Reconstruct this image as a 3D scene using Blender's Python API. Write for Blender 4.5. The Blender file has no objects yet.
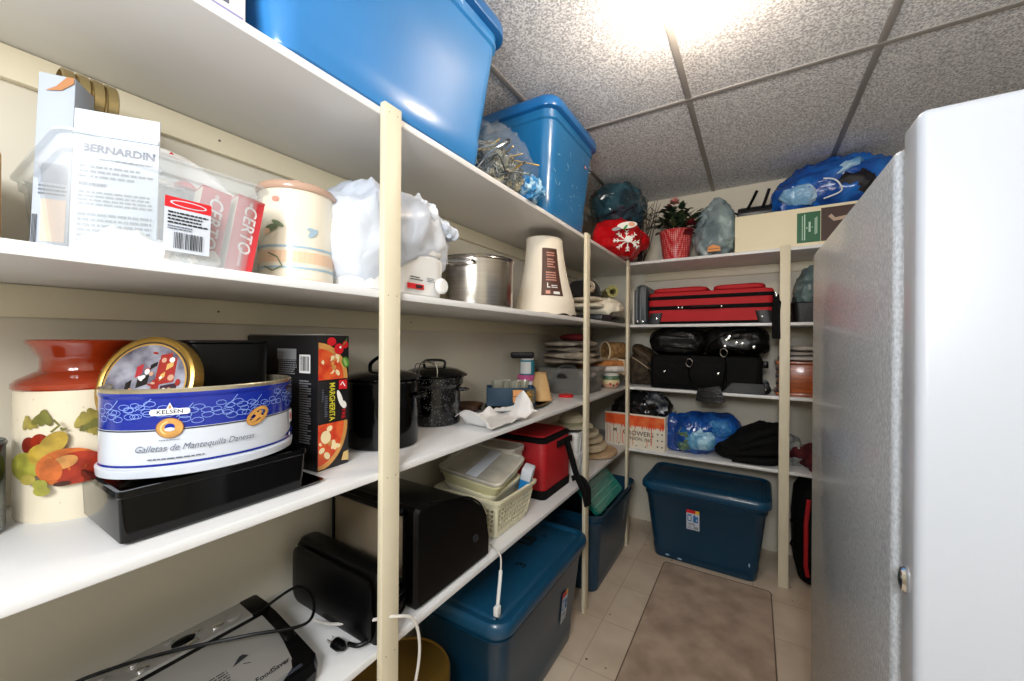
import bpy, bmesh, math, random
from mathutils import Vector, Matrix, noise, Euler
PI = math.pi
SC = bpy.context.scene
COL = SC.collection

# ------------------------------------------------------------------ camera
YAW, PITCH, ROLL = math.radians(31.705), math.radians(-0.048), math.radians(0.367)
F0 = Vector((-math.sin(YAW), math.cos(YAW), 0)); R0 = Vector((math.cos(YAW), math.sin(YAW), 0)); U0 = Vector((0, 0, 1))
FW = F0*math.cos(PITCH) + U0*math.sin(PITCH); UP = U0*math.cos(PITCH) - F0*math.sin(PITCH)
RT = R0*math.cos(ROLL) + UP*math.sin(ROLL); UP = UP*math.cos(ROLL) - R0*math.sin(ROLL)
cam = bpy.data.objects.new('camera', bpy.data.cameras.new('camera')); COL.objects.link(cam)
m = Matrix((RT, UP, -FW)).transposed().to_4x4(); m.translation = (0, 0, 1.337)
cam.matrix_world = m
cam.data.sensor_width = 36; cam.data.lens = 36*392.07/1024; cam.data.clip_start = 0.02
SC.camera = cam

# ------------------------------------------------------------------ world, lights, exposure
w = bpy.data.worlds.new('world'); SC.world = w; w.use_nodes = True
w.node_tree.nodes['Background'].inputs[0].default_value = (0.9, 0.95, 1, 1)
w.node_tree.nodes['Background'].inputs[1].default_value = 0.15
SC.view_settings.view_transform = 'Standard'; SC.view_settings.look = 'None'
SC.view_settings.gamma = 1; SC.view_settings.use_curve_mapping = False
SC.view_settings.exposure = 0.22

def area(name, loc, target, size, power, color):
    l = bpy.data.lights.new(name, 'AREA'); l.shape = 'DISK'; l.size = size; l.energy = power; l.color = color
    o = bpy.data.objects.new(name, l); COL.objects.link(o); o.location = loc
    o.rotation_euler = (Vector(target)-Vector(loc)).to_track_quat('-Z', 'Y').to_euler()
    return o
l = bpy.data.lights.new('camera_flash', 'POINT'); l.energy = 15; l.shadow_soft_size = .07; l.color = (.93, .965, 1)
o = bpy.data.objects.new('camera_flash', l); COL.objects.link(o); o.location = (0.05, -0.45, 1.66)
area('added_fill_light', (-0.02, -0.75, 1.86), (-0.25, 2.4, 1.15), 0.5, 19, (.95, .975, 1))  # added fill lamp behind the camera

# ------------------------------------------------------------------ materials
def lin(h):
    c = [int(h[i:i+2], 16)/255 for i in (0, 2, 4)]
    return tuple(x/12.92 if x <= .04045 else ((x+.055)/1.055)**2.4 for x in c)
MATS = {}
def mat(name, col='888888', rough=.5, metal=0, spec=.5, var=0, vscale=8, bump=0, bscale=60, alpha=1, emit=0, col2=None, coat=0, sheen=0, stretch=None, ramp=(.35, .65), detail=3):
    if name in MATS: return MATS[name]
    M = bpy.data.materials.new(name); M.use_nodes = True; MATS[name] = M
    nt = M.node_tree; N = nt.nodes; L = nt.links; p = N['Principled BSDF']; c = lin(col)
    p.inputs['Base Color'].default_value = (*c, 1); p.inputs['Roughness'].default_value = rough
    p.inputs['Metallic'].default_value = metal; p.inputs['Specular IOR Level'].default_value = spec
    p.inputs['Coat Weight'].default_value = coat; p.inputs['Coat Roughness'].default_value = .08
    p.inputs['Sheen Weight'].default_value = sheen
    if var or col2 or bump:
        tc = N.new('ShaderNodeTexCoord'); mp = N.new('ShaderNodeMapping'); L.new(tc.outputs['Object'], mp.inputs[0])
        if stretch: mp.inputs['Scale'].default_value = stretch
    if var or col2:
        n = N.new('ShaderNodeTexNoise'); n.inputs['Scale'].default_value = vscale; n.inputs['Detail'].default_value = detail
        L.new(mp.outputs[0], n.inputs['Vector'])
        r = N.new('ShaderNodeValToRGB'); L.new(n.outputs['Fac'], r.inputs[0])
        c2 = lin(col2) if col2 else tuple(x*(1-var) for x in c)
        r.color_ramp.elements[0].position, r.color_ramp.elements[1].position = ramp
        r.color_ramp.elements[0].color = (*c2, 1); r.color_ramp.elements[1].color = (*c, 1)
        L.new(r.outputs[0], p.inputs['Base Color'])
    if bump:
        n2 = N.new('ShaderNodeTexNoise'); n2.inputs['Scale'].default_value = bscale; n2.inputs['Detail'].default_value = 3
        L.new(mp.outputs[0], n2.inputs['Vector'])
        b = N.new('ShaderNodeBump'); b.inputs['Strength'].default_value = bump; b.inputs['Distance'].default_value = .004
        L.new(n2.outputs['Fac'], b.inputs['Height']); L.new(b.outputs[0], p.inputs['Normal'])
    if emit:
        p.inputs['Emission Color'].default_value = (*c, 1); p.inputs['Emission Strength'].default_value = emit
    if alpha < 1:
        out = N['Material Output']; t = N.new('ShaderNodeBsdfTransparent'); t.inputs[0].default_value = (*[.5+.5*x for x in c], 1)
        mx = N.new('ShaderNodeMixShader'); mx.inputs[0].default_value = alpha
        L.new(t.outputs[0], mx.inputs[1]); L.new(p.outputs[0], mx.inputs[2]); L.new(mx.outputs[0], out.inputs[0])
    return M

def crinkle(name, col, rough=.25, scale=18, strength=.6, col2=None, alpha=1, spec=.5, pos=(.42, .6)):
    """thin plastic film: sharp creases from stacked noise"""
    if name in MATS: return MATS[name]
    M = mat(name, col, rough, alpha=alpha, spec=spec); nt = M.node_tree; N = nt.nodes; L = nt.links; p = N['Principled BSDF']
    tc = N.new('ShaderNodeTexCoord')
    n = N.new('ShaderNodeTexNoise'); n.inputs['Scale'].default_value = scale*.35; n.inputs['Distortion'].default_value = 1.5
    L.new(tc.outputs['Object'], n.inputs['Vector'])
    v = N.new('ShaderNodeTexNoise'); v.inputs['Scale'].default_value = scale; v.inputs['Distortion'].default_value = .9; v.inputs['Detail'].default_value = 2
    L.new(tc.outputs['Object'], v.inputs['Vector'])
    m1 = N.new('ShaderNodeMath'); m1.operation = 'SUBTRACT'; m1.inputs[1].default_value = .5; L.new(v.outputs['Fac'], m1.inputs[0])
    m2 = N.new('ShaderNodeMath'); m2.operation = 'ABSOLUTE'; L.new(m1.outputs[0], m2.inputs[0])
    b = N.new('ShaderNodeBump'); b.inputs['Strength'].default_value = strength; b.inputs['Distance'].default_value = .02
    L.new(m2.outputs[0], b.inputs['Height']); L.new(b.outputs[0], p.inputs['Normal'])
    if col2:
        r = N.new('ShaderNodeValToRGB'); r.color_ramp.elements[0].position, r.color_ramp.elements[1].position = pos
        r.color_ramp.elements[0].color = (*lin(col), 1); r.color_ramp.elements[1].color = (*lin(col2), 1)
        L.new(n.outputs['Fac'], r.inputs[0]); L.new(r.outputs[0], p.inputs['Base Color'])
    return M

def mat_nodes(name):
    M = bpy.data.materials.new(name); M.use_nodes = True; MATS[name] = M
    return M, M.node_tree.nodes, M.node_tree.links, M.node_tree.nodes['Principled BSDF']

def ceiling_mat():
    M, N, L, p = mat_nodes('acoustic_tile')
    tc = N.new('ShaderNodeTexCoord')
    n = N.new('ShaderNodeTexNoise'); n.inputs['Scale'].default_value = 150; n.inputs['Detail'].default_value = 2; n.inputs['Roughness'].default_value = .6
    L.new(tc.outputs['Object'], n.inputs['Vector'])
    r = N.new('ShaderNodeValToRGB'); e = r.color_ramp.elements
    e[0].position = .38; e[0].color = (*lin('a6a8b0'), 1); e[1].position = .6; e[1].color = (*lin('f8fafe'), 1)
    L.new(n.outputs['Fac'], r.inputs[0]); L.new(r.outputs[0], p.inputs['Base Color'])
    b = N.new('ShaderNodeBump'); b.inputs['Strength'].default_value = .5; b.inputs['Distance'].default_value = .003
    L.new(n.outputs['Fac'], b.inputs['Height']); L.new(b.outputs[0], p.inputs['Normal'])
    p.inputs['Roughness'].default_value = .9
    return M

def floor_mat():
    M, N, L, p = mat_nodes('speckled_vinyl_tile')
    tc = N.new('ShaderNodeTexCoord')
    v = N.new('ShaderNodeTexVoronoi'); v.inputs['Scale'].default_value = 13; v.inputs['Randomness'].default_value = .55
    mp = N.new('ShaderNodeMapping'); mp.inputs['Scale'].default_value = (1, 1, 0); L.new(tc.outputs['Object'], mp.inputs[0]); L.new(mp.outputs[0], v.inputs['Vector'])
    r = N.new('ShaderNodeValToRGB'); r.color_ramp.interpolation = 'CONSTANT'
    r.color_ramp.elements[0].color = (0, 0, 0, 1); r.color_ramp.elements[1].position = .07; r.color_ramp.elements[1].color = (1, 1, 1, 1)
    L.new(v.outputs['Distance'], r.inputs[0])
    br = N.new('ShaderNodeTexBrick'); br.offset = 0; br.inputs['Scale'].default_value = 1; br.inputs['Brick Width'].default_value = .305; br.inputs['Row Height'].default_value = .305
    br.inputs['Mortar Size'].default_value = .0018; br.inputs['Color1'].default_value = (*lin('d9c9b4'), 1); br.inputs['Color2'].default_value = (*lin('d2c0aa'), 1); br.inputs['Mortar'].default_value = (*lin('b3a18c'), 1)
    L.new(mp.outputs[0], br.inputs['Vector'])
    n = N.new('ShaderNodeTexNoise'); n.inputs['Scale'].default_value = 5; n.inputs['Detail'].default_value = 6; L.new(tc.outputs['Object'], n.inputs['Vector'])
    r2 = N.new('ShaderNodeValToRGB'); r2.color_ramp.elements[0].color = (.72, .66, .6, 1); r2.color_ramp.elements[0].position = .3; r2.color_ramp.elements[1].color = (1, 1, 1, 1); r2.color_ramp.elements[1].position = .6
    L.new(n.outputs['Fac'], r2.inputs[0])
    m1 = N.new('ShaderNodeMixRGB'); m1.blend_type = 'MULTIPLY'; m1.inputs[0].default_value = .6; L.new(br.outputs['Color'], m1.inputs[1]); L.new(r2.outputs[0], m1.inputs[2])
    m2 = N.new('ShaderNodeMixRGB'); L.new(r.outputs[0], m2.inputs[0]); m2.inputs[1].default_value = (*lin('4a3526'), 1); L.new(m1.outputs[0], m2.inputs[2])
    L.new(m2.outputs[0], p.inputs['Base Color']); p.inputs['Roughness'].default_value = .42
    return M

def speckle_mat(name, base, dot, scale, thr, rough=.15, coat=.5):
    M, N, L, p = mat_nodes(name)
    tc = N.new('ShaderNodeTexCoord'); v = N.new('ShaderNodeTexVoronoi'); v.inputs['Scale'].default_value = scale
    L.new(tc.outputs['Object'], v.inputs['Vector'])
    r = N.new('ShaderNodeValToRGB'); r.color_ramp.elements[0].color = (*lin(dot), 1); r.color_ramp.elements[0].position = thr; r.color_ramp.elements[1].position = thr+.03; r.color_ramp.elements[1].color = (*lin(base), 1)
    L.new(v.outputs['Distance'], r.inputs[0]); L.new(r.outputs[0], p.inputs['Base Color']); p.inputs['Roughness'].default_value = rough
    p.inputs['Coat Weight'].default_value = coat
    return M

# ------------------------------------------------------------------ mesh builder
class G:
    def __init__(s): s.v = []; s.f = []; s.m = []
    def add(s, vf, mi=0, T=None):
        v, f = vf; b = len(s.v)
        s.v += [(T @ Vector(p)) if T else Vector(p) for p in v]
        s.f += [tuple(i+b for i in q) for q in f]; s.m += [mi]*len(f); return s
    def build(s, name, mats, parent=None, angle=35, loc=None, rz=0):
        me = bpy.data.meshes.new(name); me.from_pydata([tuple(p) for p in s.v], [], s.f)
        mats = mats if isinstance(mats, (list, tuple)) else [mats]
        for q in mats: me.materials.append(q)
        me.polygons.foreach_set('material_index', s.m)
        bm = bmesh.new(); bm.from_mesh(me); bmesh.ops.recalc_face_normals(bm, faces=bm.faces); bm.to_mesh(me); bm.free()
        me.polygons.foreach_set('use_smooth', [True]*len(me.polygons))
        me.set_sharp_from_angle(angle=math.radians(angle)); me.update()
        o = bpy.data.objects.new(name, me); COL.objects.link(o)
        if parent: o.parent = parent
        if loc is not None: o.location = loc
        o.rotation_euler = (0, 0, rz)
        return o
def part(name, vf, mt, parent, angle=35): return G().add(vf).build(name, mt, parent, angle)
def TR(x=0, y=0, z=0, rx=0, ry=0, rz=0): return Matrix.Translation((x, y, z)) @ Euler((rx, ry, rz)).to_matrix().to_4x4()
def xf(vf, T): return [T @ Vector(p) for p in vf[0]], vf[1]
def bx(x0, x1, y0, y1, z0, z1, bev=.002, seg=2):
    bm = bmesh.new(); bmesh.ops.create_cube(bm, size=1)
    for v in bm.verts: v.co = ((x0+x1)/2+v.co.x*(x1-x0), (y0+y1)/2+v.co.y*(y1-y0), (z0+z1)/2+v.co.z*(z1-z0))
    if bev: bmesh.ops.bevel(bm, geom=bm.edges[:], offset=bev, segments=seg, profile=.5, affect='EDGES')
    bm.verts.index_update(); r = ([v.co.copy() for v in bm.verts], [tuple(v.index for v in f.verts) for f in bm.faces]); bm.free(); return r
def rrect(L, W, r, z, n=5, cx=0, cy=0):
    r = min(r, L/2-.0005, W/2-.0005); o = []
    for sx, sy, a0 in ((1, 1, 0), (-1, 1, 90), (-1, -1, 180), (1, -1, 270)):
        for k in range(n+1):
            a = math.radians(a0+90*k/n); o.append(Vector((cx+sx*(L/2-r)+r*math.cos(a), cy+sy*(W/2-r)+r*math.sin(a), z)))
    return o
def oval(a, b, z, n=48, cx=0, cy=0, ex=2):
    o = []
    for k in range(n):
        t = 2*PI*k/n; c, s = math.cos(t), math.sin(t)
        o.append(Vector((cx+a*math.copysign(abs(c)**(2/ex), c), cy+b*math.copysign(abs(s)**(2/ex), s), z)))
    return o
def loft(loops, cap0=True, cap1=True):
    n = len(loops[0]); v = [p for l in loops for p in l]; f = []
    for i in range(len(loops)-1):
        for k in range(n): f.append((i*n+k, i*n+(k+1) % n, (i+1)*n+(k+1) % n, (i+1)*n+k))
    if cap0: f.append(tuple(range(n))[::-1])
    if cap1: f.append(tuple(range((len(loops)-1)*n, len(loops)*n)))
    return v, f
def lathe(prof, n=40, cap0=True, cap1=True): return loft([[Vector((r*math.cos(2*PI*k/n), r*math.sin(2*PI*k/n), z)) for k in range(n)] for r, z in prof], cap0, cap1)
def smooth(pts, k=6):
    P = [Vector(p) for p in pts]; o = []
    for i in range(len(P)-1):
        a, b, c, d = P[max(i-1, 0)], P[i], P[i+1], P[min(i+2, len(P)-1)]
        for j in range(k):
            t = j/k; o.append(.5*((2*b)+(c-a)*t+(2*a-5*b+4*c-d)*t*t+(3*b-a-3*c+d)*t**3))
    return o+[P[-1]]
def tube(pts, r, n=8, k=6, flat=1, close=False):
    P = smooth(pts, k) if k else [Vector(p) for p in pts]; loops = []; u = None
    for i, p in enumerate(P):
        d = (P[min(i+1, len(P)-1)]-P[max(i-1, 0)])
        if d.length < 1e-9: d = Vector((0, 0, 1))
        d.normalize()
        if u is None: u = d.cross(Vector((0, 0, 1)) if abs(d.z) < .9 else Vector((1, 0, 0)))
        u = (u-d*u.dot(d)); u.normalize(); w_ = d.cross(u)
        rr = r(i/(len(P)-1)) if callable(r) else r
        loops.append([p+u*(rr*math.cos(2*PI*q/n))+w_*(rr*flat*math.sin(2*PI*q/n)) for q in range(n)])
    return loft(loops)
def fbm(p, o=3):
    s = 0; a = 1
    for i in range(o): s += a*noise.noise(p*(2**i)); a *= .5
    return s
def ridge(p, o=3):
    s = 0; a = 1
    for i in range(o): s += a*(1-2.2*abs(noise.noise(p*(2**i)+Vector((i*7.3, 0, 0))))); a *= .55
    return s-.6
def blob(rx, ry, rz, seed=0, amp=.02, freq=9, ex=2.6, ez=2.4, nu=64, nv=40, base=True, warp=None, rough=None):
    fn = rough or ridge; loops = []
    for i in range(nv+1):
        ph = -PI/2+PI*i/nv; cp, sp = math.cos(ph), math.sin(ph); L = []
        for k in range(nu):
            t = 2*PI*k/nu; c, s = math.cos(t), math.sin(t)
            q = max(cp, 1e-4)**(2/ez)
            p = Vector((rx*q*math.copysign(abs(c)**(2/ex), c), ry*q*math.copysign(abs(s)**(2/ex), s), rz*math.copysign(abs(sp)**(2/ez), sp)))
            nrm = Vector((p.x/rx**2, p.y/ry**2, p.z/rz**2)); nrm.normalize()
            p = p+nrm*(amp*fn(p*freq+Vector((seed*13.7, seed*5.1, seed*3.3))))
            p.z += rz
            if warp: p = warp(p)
            if base and p.z < .003: p.z = 0
            L.append(p)
        if i in (0, nv):
            cpt = sum(L, Vector())/nu; L = [cpt+(q-cpt)*.02 for q in L]
        loops.append(L)
    return loft(loops)
def pad(w_, d, h, seed=0, amp=.004, freq=10): return blob(w_/2, d/2, h/2, seed, amp, freq, ex=7, ez=3.2, nu=56, nv=16, rough=fbm)
def grid(fn, nu, nv):
    v = [Vector(fn(i/nu, j/nv)) for i in range(nu+1) for j in range(nv+1)]
    return v, [(i*(nv+1)+j, (i+1)*(nv+1)+j, (i+1)*(nv+1)+j+1, i*(nv+1)+j+1) for i in range(nu) for j in range(nv)]
def sheet(fn, nu, nv, th=.002):
    v, f = grid(fn, nu, nv); n = len(v); V = Vector
    nr = [V() for _ in v]
    for q in f:
        a = (v[q[1]]-v[q[0]]).cross(v[q[3]]-v[q[0]])
        for i in q: nr[i] += a
    v2 = [p-(k.normalized() if k.length > 0 else V((0, 0, 1)))*th for p, k in zip(v, nr)]
    f2 = [tuple(i+n for i in q[::-1]) for q in f]; m_ = nv+1; sd = []
    for j in range(nv): sd += [(j, j+1, j+1+n, j+n), (nu*m_+j+1, nu*m_+j, nu*m_+j+n, nu*m_+j+1+n)]
    for i in range(nu): sd += [((i+1)*m_, i*m_, i*m_+n, (i+1)*m_+n), (i*m_+nv, (i+1)*m_+nv, (i+1)*m_+nv+n, i*m_+nv+n)]
    return v+v2, f+f2+sd

# ---- flat printed shapes laid on a surface
def s_rect(x0, y0, x1, y1, nx=1, ny=1):
    return [(x0+(x1-x0)*i/nx, y0+(y1-y0)*j/ny) for i in range(nx+1) for j in range(ny+1)], [(i*(ny+1)+j, (i+1)*(ny+1)+j, (i+1)*(ny+1)+j+1, i*(ny+1)+j+1) for i in range(nx) for j in range(ny)]
def s_ell(cx, cy, rx, ry, rot=0, n=20, rings=2, a0=0, a1=360):
    v = [(cx, cy)]; f = []; c, s = math.cos(rot), math.sin(rot); full = a1-a0 == 360; m_ = n if full else n+1
    for r in range(1, rings+1):
        for k in range(m_):
            t = math.radians(a0+(a1-a0)*k/n); x, y = rx*r/rings*math.cos(t), ry*r/rings*math.sin(t); v.append((cx+x*c-y*s, cy+x*s+y*c))
    for k in range(n): f.append((0, 1+k, 1+(k+1) % m_))
    for r in range(rings-1):
        for k in range(n):
            a, b = 1+r*m_+k, 1+r*m_+(k+1) % m_; f.append((a, a+m_, b+m_, b))
    return v, f
def s_poly(pts): return list(pts), [tuple(range(len(pts)))]
def s_line(pts, w_, closed=False):
    v = []; f = []; P = [Vector((a, b)) for a, b in pts]; n = len(P)
    for i, p in enumerate(P):
        d = (P[(i+1) % n] if closed or i < n-1 else p)-(P[i-1] if closed or i > 0 else p)
        d = d.normalized() if d.length else Vector((1, 0)); nr = Vector((-d.y, d.x))*w_/2; v += [tuple(p+nr), tuple(p-nr)]
    for i in range(n if closed else n-1):
        j = (i+1) % n; f.append((2*i, 2*i+1, 2*j+1, 2*j))
    return v, f
TXT = {}
def s_text(body, size, cx=0, cy=0, rot=0, shear=0, bold=0, sx=1):
    key = (body, bold)
    if key not in TXT:
        c = bpy.data.curves.new('lettering', 'FONT'); c.body = body; c.size = 1; c.align_x = 'CENTER'; c.align_y = 'CENTER'; c.offset = bold; c.resolution_u = 3
        o = bpy.data.objects.new('lettering', c); COL.objects.link(o); dg = bpy.context.evaluated_depsgraph_get(); e = o.evaluated_get(dg); me = e.to_mesh()
        TXT[key] = ([(v.co.x, v.co.y) for v in me.vertices], [tuple(p.vertices) for p in me.polygons]); e.to_mesh_clear()
        bpy.data.objects.remove(o); bpy.data.curves.remove(c)
    v, f = TXT[key]; a, b = math.cos(rot), math.sin(rot); o = []
    for x, y in v:
        x = (x+y*shear)*sx*size; y = y*size; o.append((cx+x*a-y*b, cy+x*b+y*a))
    return o, f
def s_lines(x0, y0, x1, y1, n, seed=1, w_=.5):
    """rows of small print drawn as broken strokes"""
    R = random.Random(seed); out = ([], []); h = (y1-y0)/n
    for i in range(n):
        y = y1-(i+.5)*h; x = x0
        e = x1-(x1-x0)*(R.random()*.35 if R.random() < .4 else 0)
        while x < e:
            l = (x1-x0)*R.uniform(.04, .13); v, f = s_rect(x, y-h*w_/2, min(x+l, e), y+h*w_/2); b = len(out[0])
            out[0].extend(v); out[1].extend([tuple(q+b for q in t) for t in f]); x += l+(x1-x0)*.02
    return out
def s_bars(x0, y0, x1, y1, n=22, seed=3):
    R = random.Random(seed); out = ([], []); s = (x1-x0)/n
    for i in range(n):
        v, f = s_rect(x0+i*s, y0, x0+i*s+s*R.uniform(.25, .75), y1); b = len(out[0]); out[0].extend(v); out[1].extend([tuple(q+b for q in t) for t in f])
    return out
def decal(name, shapes, fn, parent, off=.0006, step=.0003, label=None):
    g = G(); mats = []
    for i, ((v, f), mt) in enumerate(shapes):
        if mt not in mats: mats.append(mt)
        g.add(([fn(x, y, off+i*step) for x, y in v], f), mats.index(mt))
    me = bpy.data.meshes.new(name); me.from_pydata([tuple(p) for p in g.v], [], g.f)
    for q in mats: me.materials.append(q)
    me.polygons.foreach_set('material_index', g.m); me.update()
    o = bpy.data.objects.new(name, me); COL.objects.link(o); o.parent = parent
    if label: o['label'] = label
    return o
def pl(o, ux, uy):
    o, ux, uy = Vector(o), Vector(ux).normalized(), Vector(uy).normalized(); n = ux.cross(uy)
    return lambda x, y, d: o+ux*x+uy*y+n*d
def cyl(r, th0, cx=0, cy=0):
    rf = r if callable(r) else (lambda z: r)
    def fn(x, y, d):
        q = rf(y); t = th0+x/max(q, .01); return Vector((cx+(q+d)*math.cos(t), cy+(q+d)*math.sin(t), y))
    return fn

# ------------------------------------------------------------------ scene bookkeeping
def tag(o, label, cat, group=None, kind=None):
    if label: o['label'] = label
    if cat: o['category'] = cat
    if group: o['group'] = group
    if kind: o['kind'] = kind
    return o
def thing(name, label, cat, loc=(0, 0, 0), rz=0, group=None):
    o = bpy.data.objects.new(name, None); COL.objects.link(o); o.empty_display_size = .05
    o.location = loc; o.rotation_euler = (0, 0, rz); return tag(o, label, cat, group)
def single(name, vf, mt, label, cat, loc=(0, 0, 0), rz=0, group=None, kind=None, angle=35):
    o = G().add(vf).build(name, mt, None, angle, loc, rz); return tag(o, label, cat, group, kind)
def copy_tree(o, parent=None):
    c = o.copy(); COL.objects.link(c)
    if parent: c.parent = parent
    for ch in [q for q in o.children]: copy_tree(ch, c)
    return c
def struct(name, vf, mt, angle=35):
    o = G().add(vf).build(name, mt, None, angle); o['kind'] = 'structure'; return o
H90 = PI/2
T1, T2, T3, T4 = 1.858, 1.448, 1.039, .638
WX, WY, RX, NY, CZ = -1.112, 3.014, .96, -.92, 2.371
SX, BY = -.714, 2.605

# shared materials
cream = mat('cream_paint', 'e0d6bb', .45, var=.05, vscale=4)
shelfw = mat('white_shelf_paint', 'dfdfdf', .33, var=.04, vscale=3)
wallm = mat('wall_paint', 'ddd6c5', .6, var=.05, vscale=2)
black = mat('black_plastic', '040405', .32, spec=.2)
blackgl = mat('black_enamel', '030304', .12, spec=.3, coat=.05)
blackcl = mat('black_fabric', '060607', .8, bump=.4, bscale=300, spec=.2)
leather = mat('black_leather', '050506', .32, spec=.35, bump=.5, bscale=60)
white = mat('white_plastic', 'e6e6e4', .35)
paper = mat('white_paper', 'c9cfd9', .7)
ink = mat('black_ink', '15151a', .7)
greyink = mat('grey_ink', '5d6474', .7)
redp = mat('red_print', 'cf1a24', .5)
steel = mat('brushed_steel', 'b9b4ad', .22, metal=1, var=.15, vscale=6, stretch=(1, 1, 40))
chrome = mat('chrome', 'd8d8d8', .12, metal=1)
gold = mat('gold_metal', 'b98a3a', .28, metal=1)

# ------------------------------------------------------------------ room
struct('floor', bx(WX-.05, RX+.05, NY-.05, WY+.05, -.05, 0, 0), floor_mat())
struct('ceiling', bx(WX-.05, RX+.05, NY-.05, WY+.05, CZ, CZ+.05, 0), ceiling_mat())
struct('wall_left', bx(WX-.05, WX, NY-.05, WY+.05, 0, CZ, 0), wallm)
struct('wall_back', bx(WX, RX, WY, WY+.05, 0, CZ, 0), wallm)
struct('wall_right', bx(RX, RX+.05, NY-.05, WY+.05, 0, CZ, 0), wallm)
struct('wall_front', bx(WX, RX, NY-.05, NY, 0, CZ, 0), wallm)
tbar = mat('grid_metal', '9c9a99', .5)
k = 1
for x in (-.8536, -.2436, .3665):
    struct('trim_%d' % k, bx(x-.012, x+.012, NY, WY, CZ-.004, CZ+.002, .001), tbar); k += 1
for y in (.60, 1.82):
    struct('trim_%d' % k, bx(WX, RX, y-.012, y+.012, CZ-.0046, CZ+.002, .001), tbar); k += 1

# ceiling bulb
t = thing('ceiling_bulb', 'bare glowing light bulb in a white porcelain holder on the ceiling', 'light bulb', (-.166, 1.225, 2.214))
part('bulb_glass', lathe([(.002, 0), (.014, .003), (.024, .012), (.030, .026), (.031, .04), (.027, .058), (.018, .08), (.014, .095)], 32), mat('bulb_glow', 'ffe9cf', emit=225), t)
part('lamp_holder', lathe([(.016, .09), (.022, .1), (.024, .12), (.04, .13), (.052, .145), (.052, .1565)], 32), mat('porcelain', 'f0ece2', .2), t)

# ------------------------------------------------------------------ shelving
screw = mat('screw_metal', '6b6558', .5, metal=.8)
t = thing('shelving_unit', 'long cream painted shelving with four white boards along the left wall', 'shelving', (0, 0, 0))
for z in (T1, T2, T3, T4):
    part('shelf_board', bx(WX+.001, SX, -.64, WY-.001, z-.018, z, .003), shelfw, t)
    lb = part('support_ledger', bx(WX+.001, WX+.018, -.64, WY-.02, z-.018-.058, z-.0185, .002), cream, t)
    for y in (.43, 1.05, 1.7, 2.4): part('screw_head', lathe([(.0026, 0), (.0026, .0008), (.001, .0012)], 10), screw, lb).matrix_local = TR(WX+.0178, y, z-.047, 0, H90)
for y in (-.617, .6126, 1.843, 2.590):
    p_ = part('shelf_post', bx(SX+.0004, SX+.017, y-.025, y+.025, .0005, T1+.008, .003), cream, t)
    for z in (T1, T2, T3, T4):
        for q in (-.012, .012): part('nail_head', lathe([(.0014, 0), (.0012, .0006)], 8), screw, p_).matrix_local = TR(SX+.0167, y+q, z-.012, 0, H90)
t = thing('shelving_unit', 'cream painted shelving with four white boards across the back wall', 'shelving', (0, 0, 0))
for z in (T1-.005, T2-.004, T3-.002, T4-.006):
    part('shelf_board', bx(SX+.0005, RX-.001, BY, WY-.001, z-.018, z, .003), shelfw, t)
    part('support_ledger', bx(SX+.02, RX-.001, WY-.018, WY-.001, z-.076, z-.0185, .002), cream, t)
part('shelf_post', bx(.141-.024, .141+.024, BY-.0174, BY-.0004, .0005, T1+.004, .003), cream, t)

# ------------------------------------------------------------------ storage totes
def tote_mats(name, col, rough, coat=0): return mat(name, col, rough, var=.12, vscale=3, bump=.06, bscale=9, coat=coat)
def make_tote(label, loc, rz, L, W, H, mb, ml, lid=True, taper=.85, group=None, name='storage_tote', tilt=None):
    t = thing(name, label, 'storage tote', loc, rz, group)
    def d(f): return L*(taper+(1-taper)*f)-.03, W*(taper-.02+(1.02-taper)*f)-.03
    S = []
    for f, e, r in ((0, -.02, .03), (.01, -.004, .045), (.03, 0, .05), (.16, .004, .055), (.18, -.002, .055), (.5, 0, .055), (.86, 0, .055), (.875, .012, .06), (.9, .012, .06), (.905, .002, .055), (.965, .004, .055), (.97, .022, .06), (1, .026, .06), (1.004, .02, .055), (1.0, .006, .05)):
        l_, w_ = d(f); S.append(rrect(l_+e, w_+e, r, f*H, 7))
    for f in (.9, .5, .03):
        l_, w_ = d(f); S.append(rrect(l_-.008, w_-.008, .05, f*H if f > .1 else .008, 7))
    part('body', loft(S), mb, t, 40)
    if lid:
        Z = H-.022; S = []
        for dz, e, r in ((0, .006, .065), (.004, .0095, .067), (.026, .0095, .067), (.036, .004, .066), (.042, -.008, .06), (.042, -.032, .05), (.036, -.04, .045), (.03, -.05, .04), (.03, -.075, .04), (.036, -.085, .035), (.038, -.1, .03)):
            S.append(rrect(L+e, W+e, r, Z+dz+.005, 7))
        S = [rrect(L-.012, W-.012, .058, Z+.001, 7)] + S
        S2 = S + [rrect(L*.55, W*.4, .03, Z+.043, 7), rrect(L*.5, W*.3, .03, Z+.04, 7)]
        part('lid', loft(S2), ml, t, 40)
    t['_d'] = 0; del t['_d']
    def side(f0=.5):
        _, wb = d(0); _, wt = d(.86)
        return pl((0, -wb/2-(wt-wb)/2*0-.0035, 0), (1, 0, 0), (0, -(wt-wb)/2, .86*H))
    return t, side()
blueA = tote_mats('blue_plastic_lit', '3484c8', .26, .25)  # copies of one blue plastic, flash falloff put into their colours
blueAl = tote_mats('blue_lid_lit', '1a68ac', .28, .2)
blueB = tote_mats('blue_plastic_half_lit', '1b6aa2', .3, .2)
blueC = tote_mats('blue_plastic_shaded', '0a3750', .3, .1)  # same blue as the upper totes, colour darkened for the weaker light
blueCl = tote_mats('blue_lid_shaded', '0d4767', .3, .2)
t, sd = make_tote('large blue lidded tote on the top shelf above the crock, nearest the camera', (-.878, .664, T1), H90, .755, .435, .425, blueA, blueAl)
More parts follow.
